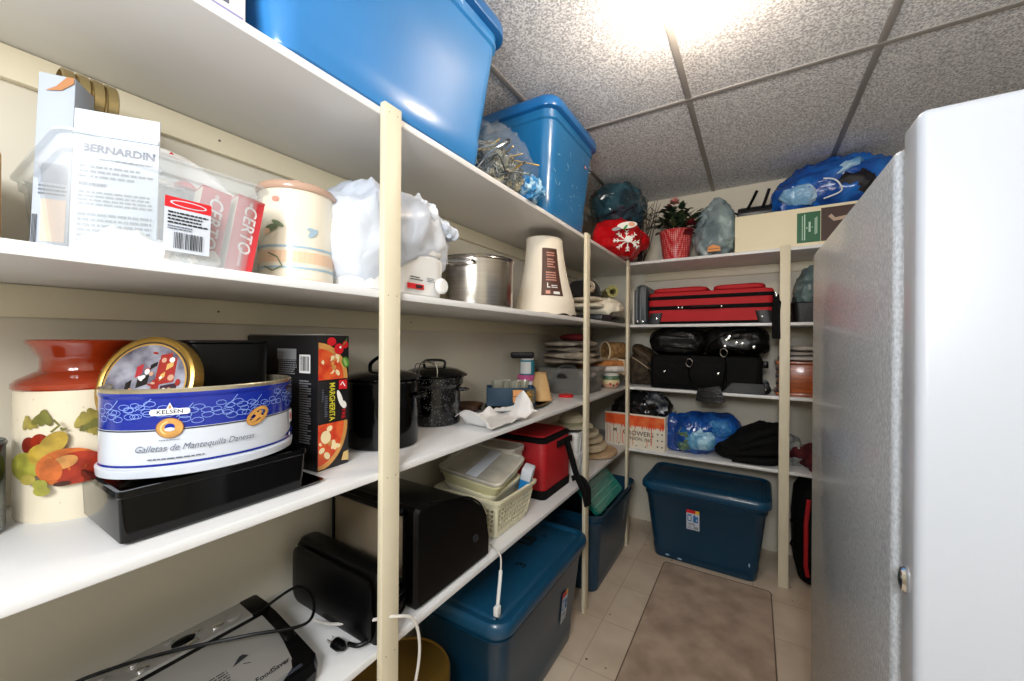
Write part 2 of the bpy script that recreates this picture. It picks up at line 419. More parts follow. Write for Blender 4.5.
t, sd = make_tote('scuffed blue lidded tote on the top shelf beside the bag of tinsel', (-.878, 1.63, T1), H90, .51, .43, .425, blueB, blueAl)
decal('brand_badge', [(s_ell(.13, .30, .016, .006, 0), redp), (s_ell(.13, .30, .011, .003, 0), white)], sd, t)
sc_ = mat('scuff_white', '9fc3dc', .6)
R = random.Random(4)
decal('scuff_marks', [(s_line([(x, y), (x+R.uniform(-.02, .03), y+R.uniform(-.02, .02))], R.uniform(.001, .003)), sc_) for x, y in [(R.uniform(-.2, .2), R.uniform(.05, .35)) for _ in range(34)]], sd, t)
t, sd = make_tote('blue lidded tote with handwritten marks on the floor below the white basket', (-.862, 1.362, 0), H90, .73, .44, .43, blueC, blueCl)
dark = mat('marker_ink', '050a10', .6)
lidm = pl((0, 0, .4545), (1, 0, 0), (0, 1, 0))
decal('marker_writing', [(s_text('Lb', .085, .15, -.02, 0, 0, .03), dark), (s_text('3', .06, -.03, -.09, 0, 0, .03), dark), (s_text('o', .04, .22, -.06, 0, 0, .03), dark)], lidm, t, .0005)
def tote_label(t, sd, x, z, w_, h):
    bl = mat('label_blue', '2b6ea8', .5); yl = mat('label_yellow', 'e2b52d', .5)
    decal('product_label', [(s_rect(x-w_/2, z-h/2, x+w_/2, z+h/2), paper), (s_rect(x-w_/2, z+h*.33, x+w_*.2, z+h/2), redp), (s_rect(x+w_*.2, z+h*.33, x+w_/2, z+h/2), yl),
        (s_rect(x-w_*.42, z-h*.08, x-w_*.1, z+h*.27), bl), (s_rect(x-w_*.35, z-h*.03, x-w_*.16, z+h*.2), paper), (s_rect(x+w_*.02, z-h*.1, x+w_*.4, z+h*.2), bl), (s_rect(x+w_*.05, z+h*.03, x+w_*.2, z+h*.27), bl), (s_rect(x+w_*.26, z-h*.02, x+w_*.34, z+h*.08), paper),
        (s_lines(x-w_*.4, z-h*.26, x+w_*.4, z-h*.15, 2), ink), (s_lines(x-w_*.42, z-h*.45, x-w_*.02, z-h*.3, 3), greyink), (s_bars(x+w_*.05, z-h*.45, x+w_*.42, z-h*.3, 12), ink)], sd, t)
tote_label(t, sd, .155, .225, .055, .13)
t, sd = make_tote('open blue tote with a green panel and black bag inside, by the corner post', (-.885, 2.27, 0), H90, .70, .47, .435, blueC, blueCl, lid=False)
decal('product_label', [(s_lines(.13, .24, .16, .36, 7, 3), paper)], sd, t)
t, sd = make_tote('blue lidded tote on the floor under the back shelves, facing the mat', (-.252, 2.735, 0), -.02, .68, .47, .445, blueC, blueCl)
tote_label(t, sd, -.045, .285, .07, .12)
decal('scuff_marks', [(s_ell(-.19, .028, .012, .006), sc_), (s_ell(-.12, .022, .013, .006), sc_), (s_ell(.24, .10, .004, .012), sc_)], sd, t)

# ------------------------------------------------------------------ floor things
mf = mat('beige_carpet', 'bda48d', .95, col2='927a64', vscale=7, bump=.8, bscale=380, sheen=.2, ramp=(.3, .62), detail=6)
t = thing('floor_mat', 'worn beige carpet mat lying on the vinyl floor in front of the back shelves', 'mat', (-.185, 1.72, 0))
part('carpet', loft([rrect(.535, 1.56, .02, .0006), rrect(.54, 1.565, .022, .004), rrect(.532, 1.557, .02, .008)]), mf, t)
g = G(); L_ = rrect(.537, 1.562, .022, .007); g.add(tube(L_+[L_[0]], .003, 6, 0)); g.build('bound_edge', mat('mat_binding', '6d5c4c', .9), t)
R = random.Random(8)
g = G()
for _ in range(16): g.add(blob(R.uniform(.003, .006), R.uniform(.002, .004), .0012, R.randint(1, 99), .0008, 90, nu=10, nv=6), 0, TR(R.uniform(-.23, .23), R.uniform(-.55, .7), .0079))
g.build('lint', mat('dark_lint', '2b2622', .9), t)

t = thing('tin_drum', 'round gold tin with flat lid on the floor beside the near post', 'tin', (-.900, .835, 0))
gm = mat('antique_gold', '8f6f2e', .38, metal=.6, var=.12, vscale=3)
part('body', lathe([(.139, 0), (.141, .004), (.141, .31)], 56), mat('gold_tin_side', '5b4620', .4, metal=.6), t)
part('lid', lathe([(.143, .30), (.1455, .303), (.1455, .327), (.143, .3315), (.140, .3295), (.138, .327), (.02, .3275)], 56), gm, t)

suit = mat('red_suitcase_fabric', 'b30c18', .7, bump=.3, bscale=250)
t = thing('travel_bag', 'black and red upright suitcase standing on floor between back post and freezer', 'suitcase', (.345, 2.80, 0))
part('shell', loft([rrect(.20, .22, .07, 0), rrect(.25, .27, .09, .012), rrect(.30, .30, .1, .12), rrect(.31, .30, .1, .35), rrect(.29, .28, .1, .5), rrect(.2, .22, .08, .575), rrect(.1, .12, .05, .585)]), blackcl, t)
g = G()
for s in (-1,): g.add(loft([rrect(.02, .012, .005, z, 4, -.10+dx, -.152+dy) for z, dx, dy in ((.06, .01, .014), (.12, 0, 0), (.35, 0, 0), (.48, .012, .012))]))
g.add(loft([rrect(.10, .012, .005, z, 4, dx-.015, -.151+dy) for z, dx, dy in ((.1, .0, .006), (.14, 0, 0), (.4, 0, 0), (.46, 0, .006))]))
g.build('red_panel', suit, t)
for z in (.2, .33): part('side_handle', tube([(-.155, -.05, z), (-.162, -.09, z), (-.15, -.14, z)], .006, 8), black, t)
for z in (.3, .42): part('rivet', lathe([(.006, 0), (.006, .004), (.003, .006)], 12), chrome, t).matrix_local = TR(-.06, -.155, z, H90)

# ------------------------------------------------------------------ freezer on the right
fz = mat('white_steel', 'b4b8bf', .3, coat=.2)
fzs = mat('grained_steel_side', 'bfc3c8', .22, bump=.22, bscale=520, col2='a3a7ac', vscale=260, stretch=(1, 1, .6), coat=.3)
t = thing('upright_freezer', 'tall white upright freezer standing at right with grained steel side', 'freezer', (0, 0, 0))
g = G()
FA, FB = .172, .158       # aisle side at the near and far end
bm_v = [[Vector((FA, .775, z)), Vector((.88, .775, z)), Vector((.88, 1.565, z)), Vector((FB, 1.565, z))] for z in (.02, 1.618)]
bm = bmesh.new(); vs = [bm.verts.new(p) for l in bm_v for p in l]
for q in ((3, 2, 1, 0), (4, 5, 6, 7), (0, 1, 5, 4), (1, 2, 6, 5), (2, 3, 7, 6), (3, 0, 4, 7)): bm.faces.new([vs[i] for i in q])
bmesh.ops.bevel(bm, geom=bm.edges[:], offset=.012, segments=4, profile=.5, affect='EDGES'); bm.verts.index_update()
part('cabinet', ([v.co.copy() for v in bm.verts], [tuple(v.index for v in f.verts) for f in bm.faces]), fzs, t); bm.free()
part('door_gasket', bx(FA+.014, .866, .757, .776, .06, 1.60, .002), mat('gasket_white', 'c9cbcd', .6), t)
dr = part('door', bx(FA+.004, .878, .694, .758, .045, 1.634, .011, 4), fz, t)
part('door_lock', lathe([(.0, 0), (.011, 0), (.012, .003), (.010, .007), (.004, .009)], 20), chrome, dr).matrix_local = TR(FA+.0045, .726, 1.019, 0, -H90) @ Matrix.Diagonal((1.5, .8, 1, 1))
part('foot', bx(FA+.02, .86, .74, 1.55, .0005, .03, .004), black, t)
part('hinge_cap', bx(.80, .87, .71, .80, 1.6345, 1.65, .004), fz, dr)

# ------------------------------------------------------------------ top shelf
card = mat('white_card', 'e6e4e6', .55)
t = thing('carton', 'white printed cardboard box on the top shelf left of the large blue tote', 'box', (-.86, .165, T1))
part('box_body', bx(-.14, .14, -.155, .155, .0005, .20, .003), card, t)
decal('small_print', [(s_lines(-.12, .012, .13, .05, 3, 4), greyink), (s_rect(-.15, .003, .15, .006), mat('lilac_print', '9a93c4', .5)), (s_lines(-.1, .09, .12, .17, 4, 5), greyink)], pl((.14, 0, 0), (0, 1, 0), (0, 0, 1)), t)

tins = crinkle('tinsel', '2c3a3c', .25, 60, 1, '8f8a74', spec=.8)
clr = crinkle('clear_film', 'dfe8ee', .12, 22, .8, alpha=.10, spec=.8)
t = thing('bag_of_tinsel', 'clear plastic bag of silver and gold tinsel lying between the two blue totes', 'bag', (-.80, 1.175, T1))
part('film', blob(.105, .185, .105, 3, .022, 11, warp=lambda p: Vector((p.x, p.y, p.z*(1-.9*max(0, p.y)-.0)))), clr, t)
g = G(); R = random.Random(5)
for _ in range(150):
    a = Vector((R.uniform(-.07, .07), R.uniform(-.14, .10), R.uniform(.02, .14)))
    g.add(tube([a+Vector((R.uniform(-.03, .03), R.uniform(-.03, .03), R.uniform(-.02, .02)))*q for q in (0, 1, 1.8, 2.2)], .0032, 5, 4), R.choice((0, 0, 1, 1, 1, 2, 3)))
g.add(blob(.07, .12, .055, 9, .03, 16, warp=lambda p: p+Vector((0, -.02, .012))), 4)
g.build('tinsel', [mat('gold_foil', 'c9a45a', .25, metal=.8), mat('silver_foil', 'c3c8c8', .2, metal=.8), mat('dark_foil', '34383a', .4), mat('teal_foil', '2c6d72', .3, metal=.5), tins], t)
part('gathered_neck', blob(.055, .06, .045, 6, .02, 22, warp=lambda p: p+Vector((.055, .115, 0))), crinkle('blue_film', '2f7fb8', .2, 40, .9, 'b4d8ea'), t)

t = thing('gift_sack', 'shiny red holiday sack with a white snowflake on the top corner shelf', 'bag', (-.75, 2.50, T1))
redsh = crinkle('red_gloss_film', 'c40d16', .25, 10, .4, 'd81620')
part('sack', blob(.135, .19, .115, 12, .02, 6, ex=3), redsh, t)
part('folded_top', blob(.08, .12, .055, 14, .015, 9, warp=lambda p: p+Vector((.06, .17, .09))), redsh, t)
wht = mat('white_print', 'f0eee8', .5)
def sackmap(x, y, d):
    u = Vector((.5, -.86, 0)); r = Vector((.86, .5, 0)); q = 1-(x/.26)**2-((y-.115)/.16)**2
    return Vector((0, 0, 0))+r*x*1.05+u*(.155+.035*q+d*6)+Vector((0, 0, y))
sf = []
for k in range(8):
    a = k*PI/4; c, s = math.cos(a), math.sin(a); q = .062
    sf.append((s_line([(.0, .066), (c*q*1.25, .066+s*q)], .006), wht))
    for h in (.6, .85):
        for sg in (-1, 1): sf.append((s_line([(c*q*h*1.2, .066+s*q*h), (c*q*h*1.2+.016*math.cos(a+sg*.7), .066+s*q*h+.016*math.sin(a+sg*.7))], .0045), wht))
sf.append((s_ell(0, .066, .022, .019), wht))
sf += [(s_ell(-.01, .145, .055, .02, .15), wht), (s_ell(.015, .15, .018, .013), mat('peach_print', 'e9a98a', .5)), (s_ell(-.02, .132, .018, .006, .9), mat('green_print', '1f8a3a', .5)), (s_ell(-.07, .122, .024, .01, .2), mat('grey_print', '8a8f93', .4))]
decal('printed_motif', sf, sackmap, t, .001)

t = thing('bin_bag', 'dark teal plastic bag squeezed under the ceiling on top of the red sack', 'bag', (-.77, 2.58, T1+.225))
part('film', blob(.15, .21, .125, 21, .025, 8, ex=3), crinkle('dark_teal_film', '16303a', .18, 14, .8, '2d5563', spec=.8), t)
t = thing('dried_branches', 'bundle of dark bare twigs behind the potted plant, reaching up to the ceiling', 'twigs', (-.66, 2.76, T1))
g = G(); R = random.Random(3)
for k in range(12):
    a = Vector((R.uniform(-.03, .03), R.uniform(-.03, .05), .001)); b = Vector((R.uniform(-.12, .12), R.uniform(-.03, .08), R.uniform(.34, .47)))
    g.add(tube([a, a*.5+b*.4+Vector((R.uniform(-.02, .02), 0, 0)), b], lambda q: .004-.0025*q, 6, 5))
    for _ in range(3):
        q = R.uniform(.5, .95); c = a.lerp(b, q); g.add(tube([c, c+Vector((R.uniform(-.05, .05), R.uniform(-.03, .03), R.uniform(.01, .05)))], .0018, 5, 2))
g.build('branches', mat('dark_bark', '231c18', .8), t)

t = thing('potted_plant', 'artificial green plant with red blooms in a red foil pot on the back shelf', 'plant', (-.435, 2.715, T1-.005))
M, N, L, p = mat_nodes('red_foil_weave'); tc = N.new('ShaderNodeTexCoord'); ck = N.new('ShaderNodeTexVoronoi'); ck.inputs['Scale'].default_value = 85; ck.inputs['Randomness'].default_value = .1
L.new(tc.outputs['Object'], ck.inputs['Vector']); r = N.new('ShaderNodeValToRGB'); r.color_ramp.elements[0].position = .15; r.color_ramp.elements[1].position = .5; r.color_ramp.elements[0].color = (*lin('e3a9a2'), 1); r.color_ramp.elements[1].color = (*lin('b51520'), 1)
L.new(ck.outputs['Distance'], r.inputs[0]); L.new(r.outputs[0], p.inputs['Base Color']); p.inputs['Roughness'].default_value = .3
part('pot', lathe([(.072, .001), (.075, .004), (.100, .185), (.103, .19), (.099, .192), (.095, .18), (.02, .17)], 40), M, t)
leafm = mat('dark_green_leaf', '1c3020', .5, var=.4, vscale=20); leafm2 = mat('olive_leaf', '3b4a2a', .5)
def leaf(L_, w_, n=5):
    v = []; f = []
    for i in range(n+1):
        q = i/n; ww = w_*math.sin(PI*min(1, q*.92+.06))**.8; z = -.25*L_*q*q
        v += [Vector((q*L_, -ww, z+.2*ww)), Vector((q*L_, 0, z)), Vector((q*L_, ww, z+.2*ww))]
    for i in range(n):
        for j in (0, 1): f.append((3*i+j, 3*i+3+j, 3*i+4+j, 3*i+1+j))
    return v, f
g = G(); R = random.Random(7)
for k in range(170):
    a = R.uniform(0, 2*PI); e = R.uniform(-.3, 1.2); rr = R.uniform(.02, .13); c = Vector((rr*math.cos(a), rr*math.sin(a)*.8, .2+R.uniform(0, .17)*(1-rr*3)))
    if c.z < .19: c.z = .19
    g.add(leaf(R.uniform(.04, .075), R.uniform(.012, .02)), R.choice((0, 0, 1)), TR(c.x, c.y, c.z, 0, -e, a))
g.build('foliage', [leafm, leafm2], t)
g = G()
for k in range(8):
    a = k*.9; g.add(tube([(0, 0, .165), (.03*math.cos(a), .03*math.sin(a), .24), (.08*math.cos(a), .08*math.sin(a), .33)], .003, 6, 4))
g.build('stems', mat('brown_stem', '3a2e20', .8), t)
for (x, y, z, rr, mt, n) in ((0, -.06, .36, .036, mat('pink_petal', 'd98e86', .6), 9), (.09, -.09, .15, .04, mat('dark_red_petal', '6d0f1c', .55), 10), (.10, -.07, .21, .035, MATS['dark_red_petal'], 9), (-.03, -.075, .32, .026, MATS['dark_red_petal'], 8)):
    g = G()
    for k in range(n*2): g.add(leaf(rr, rr*.35), 0, TR(x, y, z, 0, -.2-.5*(k % 3), k*2.4))
    g.build('bloom', mt, t)

t = thing('shopping_bag', 'knotted grey plastic shopping bag between the potted plant and the long cream box', 'bag', (-.212, 2.74, T1-.005))
greyf = crinkle('grey_film', '6f8085', .3, 9, .7, '9fb0b2')
part('film', blob(.115, .10, .175, 31, .03, 7, ex=3, warp=lambda p: Vector((p.x*(1.12-p.z*1.35)+p.z*.02, p.y*(1.1-p.z*1.1), p.z))), greyf, t)
decal('orange_item', [(s_poly([(-.03, .02), (.04, .02), (.038, .045), (.0, .062), (-.028, .05)]), mat('orange_print', 'd98a3c', .5)), (s_rect(-.026, .033, .034, .037), mat('brown_print', '6a3b18', .5))], pl((0, -.123, 0), (1, 0, 0), (0, 0, 1)), t, .002)

creamcard = mat('cream_card', 'efe4c4', .6)
t = thing('long_carton', 'long cream cardboard box with green label on the top back shelf', 'box', (.235, 2.80, T1-.005))
part('box_body', bx(-.335, .335, -.16, .16, .0005, .213, .003), creamcard, t)
grn = mat('green_label', '15603a', .5); pale = mat('pale_green_ink', 'b8d6c2', .6); brn = mat('brown_label', '3d2219', .5)
decal('box_label', [(s_rect(-.04, .022, .062, .185), grn), (s_rect(.064, .022, .30, .198), brn), (s_rect(-.018, .035, -.0145, .168), pale), (s_rect(-.009, .035, -.0035, .175), pale), (s_rect(.002, .095, .006, .105), pale), (s_rect(.011, .078, .02, .132), pale), (s_rect(.024, .1, .03, .104), pale), (s_rect(.037, .062, .041, .15), pale), (s_rect(.044, .065, .048, .155), pale),
    (s_line([(.10, .155), (.12, .13), (.16, .135), (.2, .14), (.24, .155)], .018), mat('tan_print', 'b9a08c', .5))], pl((0, -.16, 0), (1, 0, 0), (0, 0, 1)), t)
t = thing('folded_tripod', 'black folded tripod with two legs sticking up, lying on the long cream box', 'tripod', (-.015, 2.80, T1+.2085))
part('body', lathe([(.01, -.10), (.042, -.095), (.045, -.08), (.045, .08), (.042, .095), (.01, .1)], 24), mat('black_camera_metal', '17171b', .35), t).matrix_local = TR(.02, 0, .0455, 0, H90)
for x0, dx in ((-.03, .055), (.05, .035)):
    lg = part('leg', tube([(x0, -.03, .06), (x0+dx*.5, -.05, .11), (x0+dx, -.07, .165)], .0085, 10), black, t)
part('wrist_loop', tube([(-.075, -.03, .05), (-.11, -.05, .06), (-.115, -.06, .03), (-.09, -.05, .005)], .006, 8), black, t)

t = thing('blue_sack', 'translucent blue plastic bag with dark clothes on top of the long cream box', 'bag', (.33, 2.80, T1+.2085))
bluef = crinkle('blue_gloss_film', '0e4a9e', .2, 12, .7, '1d6cc4', spec=.7)
part('film', blob(.245, .13, .13, 44, .03, 6, ex=3, warp=lambda p: Vector((p.x+(p.z-.1)*.35, p.y, p.z))), bluef, t)
part('pale_clothes', blob(.085, .05, .055, 46, .012, 12, warp=lambda p: p+Vector((-.12, -.095, .035))), crinkle('frosted_white_film', '7fb0d8', .25, 16, .9, 'c4dcee'), t)
part('pale_clothes', blob(.075, .05, .035, 47, .012, 12, warp=lambda p: p+Vector((.05+.5*p.z, -.10, .15+.25*p.x))), crinkle('frosted_blue_film', '5d9cd0', .25, 16, .9, 'a9cde8'), t)
part('dark_clothes', blob(.11, .05, .06, 48, .012, 10, warp=lambda p: p+Vector((.10, -.10, .05))), mat('dark_plum_cloth', '140f1a', .6, var=.5, vscale=20), t)
part('drawstring', tube([(-.02, -.15, .145), (.02, -.158, .13), (.045, -.16, .1), (.05, -.158, .06), (-.02, -.155, .035)], .004, 8), mat('white_cord', 'dfe6ee', .5), t)

# ------------------------------------------------------------------ second shelf, near bay
clrp = mat('clear_plastic', 'eef2f4', .2, alpha=.25, spec=.7)
def open_bin(L, W, H, th=.002, taper=.9, r=.03):
    S = []
    for f, e in ((0, -.01), (.01, 0), (.3, 0), (.84, 0), (.86, .01), (.97, .01), (.98, .022), (1, .022), (1, .0)):
        q = taper+(1-taper)*f; S.append(rrect(L*q-.022+e, W*q-.022+e, r, f*H))
    for f in (.9, .3):
        q = taper+(1-taper)*f; S.append(rrect(L*q-.026-2*th, W*q-.026-2*th, r, f*H))
    S.append(rrect(L*taper-.026-2*th, W*taper-.026-2*th, r, .003))
    return loft(S)
t = thing('clear_bin', 'clear plastic bin full of papers and packets on the second shelf', 'bin', (-.905, .245, T2), H90)
part('bin_body', open_bin(.262, .345, .155), clrp, t)
sd = pl((0, -.157, 0), (1, 0, 0), (0, -.1, .99))
decal('barcode_label', [(s_rect(-.024, .02, .034, .10), paper), (s_rect(-.024, .084, .034, .10), redp), (s_ell(.005, .092, .023, .005), paper), (s_ell(.005, .092, .0205, .0036), redp), (s_lines(-.02, .060, .03, .080, 4, 2), ink), (s_lines(-.02, .052, .01, .059, 2, 12), greyink), (s_bars(-.012, .025, .024, .049, 18), ink)], sd, t, .002)
# things in the bin (world placement)
def slab(name, label, cat, loc, size, rot, mt, decs=None, bev=.0015):
    t = thing(name, label, cat, loc); t.rotation_euler = rot
    part('sheet' if size[1] < .01 else 'box_body', bx(-size[0]/2, size[0]/2, -size[1]/2, size[1]/2, 0, size[2], bev), mt, t)
    if decs: decal('printing', decs, pl((0, -size[1]/2, 0), (1, 0, 0), (0, 0, 1)), t)
    return t
bi = mat('navy_ink', '1c2150', .6)
slab('instruction_sheet', 'large white instruction sheet standing upright in the clear bin', 'paper', (-.80, .182, T2+.004), (.098, .004, .218), (-.06, 0, .95), paper,
     [(s_text('BERNARDIN', .0152, .003, .160, -.03, 0, .045), bi), (s_lines(-.02, .143, .042, .148, 1, 2), greyink), (s_lines(-.04, .115, .043, .137, 3, 3), greyink), (s_lines(-.04, .102, -.01, .112, 1, 9), bi), (s_lines(-.04, .075, .043, .098, 4, 4), greyink), (s_lines(-.04, .02, .043, .066, 6, 5), greyink), (s_rect(-.048, .18, .048, .186), mat('pale_blue_band', 'c9d8e2', .6))])
t = slab('torn_carton', 'pale grey carton with torn top standing at the left of clear bin', 'box', (-.935, .150, T2+.004), (.042, .05, .29), (-.03, .02, .95), mat('grey_card', 'adb5c2', .6),
     [(s_rect(-.012, .12, .018, .15), mat('slate_print', '8b93a5', .5)), (s_lines(-.014, .1, .018, .118, 3, 7), greyink), (s_rect(-.01, .03, .018, .095), mat('peach_label', 'e3c0a4', .5)), (s_bars(-.02, .02, -.013, .07, 5), ink), (s_poly([(-.012, .262), (.006, .266), (.02, .28), (.02, .289), (.012, .289), (.0, .271)]), mat('torn_brown', 'b07a50', .8))])
t = thing('sealer_rings', 'stack of golden jar rings standing behind the torn carton', 'jar rings', (-.985, .192, T2+.262))
g = G()
for k in range(4):
    part('ring', lathe([(.034, 0), (.037, .002), (.037, .014), (.033, .016), (.033, .001)], 32, False, False), mat('brass_ring', 'b5a070', .25, metal=.8), t).matrix_local = TR(0, -.02+.017*k, .037, H90)
part('tube_carton', bx(-.03, .03, -.03, .045, -.258, .0, .002), mat('ring_carton', 'cfc4b0', .6), t)
slab('rolled_bag', 'brown paper bag standing on second shelf at the left frame edge', 'paper bag', (-.985, .035, T2), (.15, .10, .165), (0, 0, .15), mat('kraft_paper', 'c79a62', .75, var=.25, vscale=9, bump=.3, bscale=20), None, .012)
t = thing('paper_towel', 'crumpled white tissue along the front bottom of the clear bin', 'tissue', (-.79, .225, T2+.004), 0)
part('tissue', blob(.028, .075, .018, 5, .012, 22), mat('tissue_white', 'efece6', .8), t)
t = thing('jar_lifter', 'red and chrome jar lifter sticking out of the clear bin', 'kitchen tool', (-.86, .262, T2+.15))
part('arms', tube([(0, -.03, .0), (.0, .0, .03), (.0, .02, .045)], .006, 8), chrome, t)
part('clamp', bx(-.012, .012, -.03, .02, -.004, .012, .003), chrome, t)
part('red_grip', tube([(0, 0, .055), (0, .018, .04), (0, .035, .018)], .007, 10), mat('red_rubber', 'd0161c', .35), t)
part('red_knob', blob(.014, .016, .012, 1, 0, 1, 2, 2, warp=lambda p: p+Vector((.012, .02, -.012))), mat('red_rubber'), t)
part('long_handle', tube([(0, -.02, -.14), (0, -.025, -.07), (0, -.03, 0)], .005, 8), chrome, t)
slab('folded_leaflet', 'tan leaflet peeking over the bin behind the instruction sheet', 'paper', (-.90, .245, T2+.06), (.10, .003, .135), (-.15, -.1, H90-.5), mat('tan_leaflet', 'c9b9a8', .6, var=.5, vscale=25))
t = thing('canning_funnel', 'white plastic tool lying across the packets in the clear bin', 'kitchen tool', (-.88, .305, T2+.135))
part('tool_body', blob(.035, .07, .034, 8, .004, 10, warp=lambda p: Vector((p.x, p.y, p.z-.35*p.y))), white, t)
redbox = mat('red_carton', 'c22b33', .5)
for i, (x, y, rz, lx) in enumerate(((-.797, .283, .10, 'left'), (-.792, .334, .13, 'right'))):
    t = thing('pectin_packet', 'red and cream packet in clear bin, the %s one of two' % lx, 'packet', (x, y, T2+.004), H90+rz, 'red packets in the clear bin')
    t.rotation_euler = (0, .16, H90-rz)
    part('box_body', bx(-.021, .021, -.022, .022, 0, .135, .001), mat('packet_side', 'e0d6c0', .5), t)
    decal('printing', [(s_rect(-.0205, .001, .0205, .134), redbox), (s_text('CERTO', .027, .001, .078, -H90, .2, .012), white), (s_lines(-.004, .012, .0, .046, 12, 4, .7), white), (s_lines(-.002, .118, .003, .128, 4, 4, .7), white)], pl((0, -.022, 0), (1, 0, 0), (0, 0, 1)), t)
    part('top_flap', bx(-.0215, .0215, -.0225, .0225, .1345, .137, .001), redp, t)

# crock, roaster
crockm = mat('cream_stoneware', 'e6dcc8', .25, coat=.3)
t = thing('slow_cooker', 'cream crock pot with pastel bands and brown lid rim behind the clear bin', 'slow cooker', (-.862, .488, T2)); t.scale = (.93, .93, .91)
part('pot_body', lathe([(.068, 0), (.076, .003), (.079, .02), (.079, .2), (.0795, .215), (.075, .216)], 48), crockm, t)
rim_ = part('lid', lathe([(.083, .215), (.085, .218), (.085, .226), (.081, .232), (.06, .238), (.015, .243)], 48), mat('brown_glass_lid', 'b99883', .2, coat=.4), t)
part('lid_knob', lathe([(.008, .242), (.016, .25), (.016, .258), (.005, .262)], 20), MATS['brown_glass_lid'], rim_)
cm = cyl(.079, -.62)
pk = mat('pastel_peach', 'e3bfa0', .3); bl_ = mat('pastel_blue', '9db5c4', .3); gr_ = mat('pastel_green', '6f7c5c', .3)
def band(x0, x1, z0, z1): return s_rect(x0, z0, x1, z1, 24, 1)
decal('painted_bands', [(band(-.12, .14, .05, .076), pk), (band(-.12, .14, .083, .088), bl_), (band(-.12, .14, .036, .041), bl_), (band(-.12, .14, .012, .014), pk), (s_ell(.04, .12, .014, .006, .8), bl_), (s_ell(.035, .128, .008, .004, 0), bl_), (s_ell(-.035, .19, .008, .006), mat('pastel_rose', 'd98f80', .3)),
    (s_ell(-.045, .125, .016, .008, .3), gr_), (s_ell(-.03, .135, .014, .005, -.5), gr_), (s_ell(-.055, .118, .009, .007), pk), (s_line([(-.05, .07), (-.03, .06), (-.02, .04), (-.04, .03), (-.06, .04)], .003), gr_)], cm, t)
part('side_handle', bx(-.012, .012, -.014, .018, -.014, .014, .005), crockm, t).matrix_local = TR(.086*math.cos(.75), .086*math.sin(.75), .15, 0, 0, .75-H90)

t = thing('roaster_oven', 'white countertop roaster with a control knob, half covered by a plastic bag', 'roaster', (-.885, .722, T2), H90)
part('base_body', loft([rrect(.30, .22, .06, .001), rrect(.325, .245, .07, .01), rrect(.335, .255, .075, .07), rrect(.34, .26, .08, .11), rrect(.32, .24, .07, .12)]), white, t)
part('dome_lid', loft([rrect(.335, .255, .08, .121), rrect(.34, .26, .08, .13), rrect(.31, .23, .075, .18), rrect(.22, .15, .06, .215), rrect(.1, .07, .03, .222)]), white, t)
kn = part('control_knob', lathe([(.022, 0), (.022, .008), (.017, .014), (.006, .015)], 24), white, t); kn.matrix_local = TR(.115, -.1285, .04, H90)
decal('front_panel', [(s_rect(-.01, .022, .05, .036), redp), (s_rect(.02, .025, .044, .033), ink), (s_lines(.0, .044, .045, .056, 2, 14), ink), (s_lines(.06, .045, .09, .058, 3, 4), greyink)], pl((0, -.1285, 0), (1, 0, 0), (0, 0, 1)), t)
bagw = crinkle('white_carrier_film', 'c3cbd8', .35, 7, .75, 'e3e8f0')
t2 = thing('carrier_bag', 'white plastic carrier bag draped over the roaster, behind the near post', 'bag', (-.885, .715, T2+.055), H90)
def drapew(p):
    if p.x < -.02: p.z = p.z-.055*min(1, (-.02-p.x)/.08)*(1-min(1, p.z/.2))
    return p
part('film', blob(.182, .148, .112, 15, .022, 7, ex=3.2, ez=2.6, base=False, warp=drapew), bagw, t2, 60)
part('loose_handle', blob(.085, .035, .022, 15, .015, 18, base=False, warp=lambda p: Vector((p.x+.13, p.y-.09, p.z+.15-.45*p.x))), bagw, t2)
part('loose_edge', blob(.03, .10, .05, 17, .018, 14, base=False, warp=lambda p: Vector((p.x+.165, p.y, p.z+.05))), bagw, t2)

# ------------------------------------------------------------------ second shelf, middle bay
t = thing('stock_pot', 'stainless steel stock pot with loop handles on the second shelf', 'pot', (-.842, 1.115, T2)); t.scale = (1.06, 1.06, 1)
part('pot_body', lathe([(.118, 0), (.122, .003), (.124, .012), (.124, .155), (.127, .159), (.126, .162), (.122, .162), (.121, .15), (.119, .012), (.02, .01)], 56), steel, t)
part('lid', lathe([(.1195, .15), (.128, .163), (.129, .166), (.122, .168), (.1, .174), (.03, .178), (.004, .178)], 56, False), steel, t)
part('lid_handle', tube([(-.03, -.02, .176), (-.025, -.02, .19), (.025, .02, .19), (.03, .02, .176)], .004, 8), chrome, t)
for a in (-.98-.35, PI-.98-.35):
    c, s = math.cos(a), math.sin(a); o = Vector((c, s, 0)); q = Vector((-s, c, 0))
    part('loop_handle', tube([o*.1225+q*.05+Vector((0, 0, .138)), o*.15+q*.048+Vector((0, 0, .14)), o*.158+q*.03+Vector((0, 0, .137)), o*.158-q*.03+Vector((0, 0, .137)), o*.15-q*.048+Vector((0, 0, .14)), o*.1225-q*.05+Vector((0, 0, .138))], .005, 8), chrome, t)

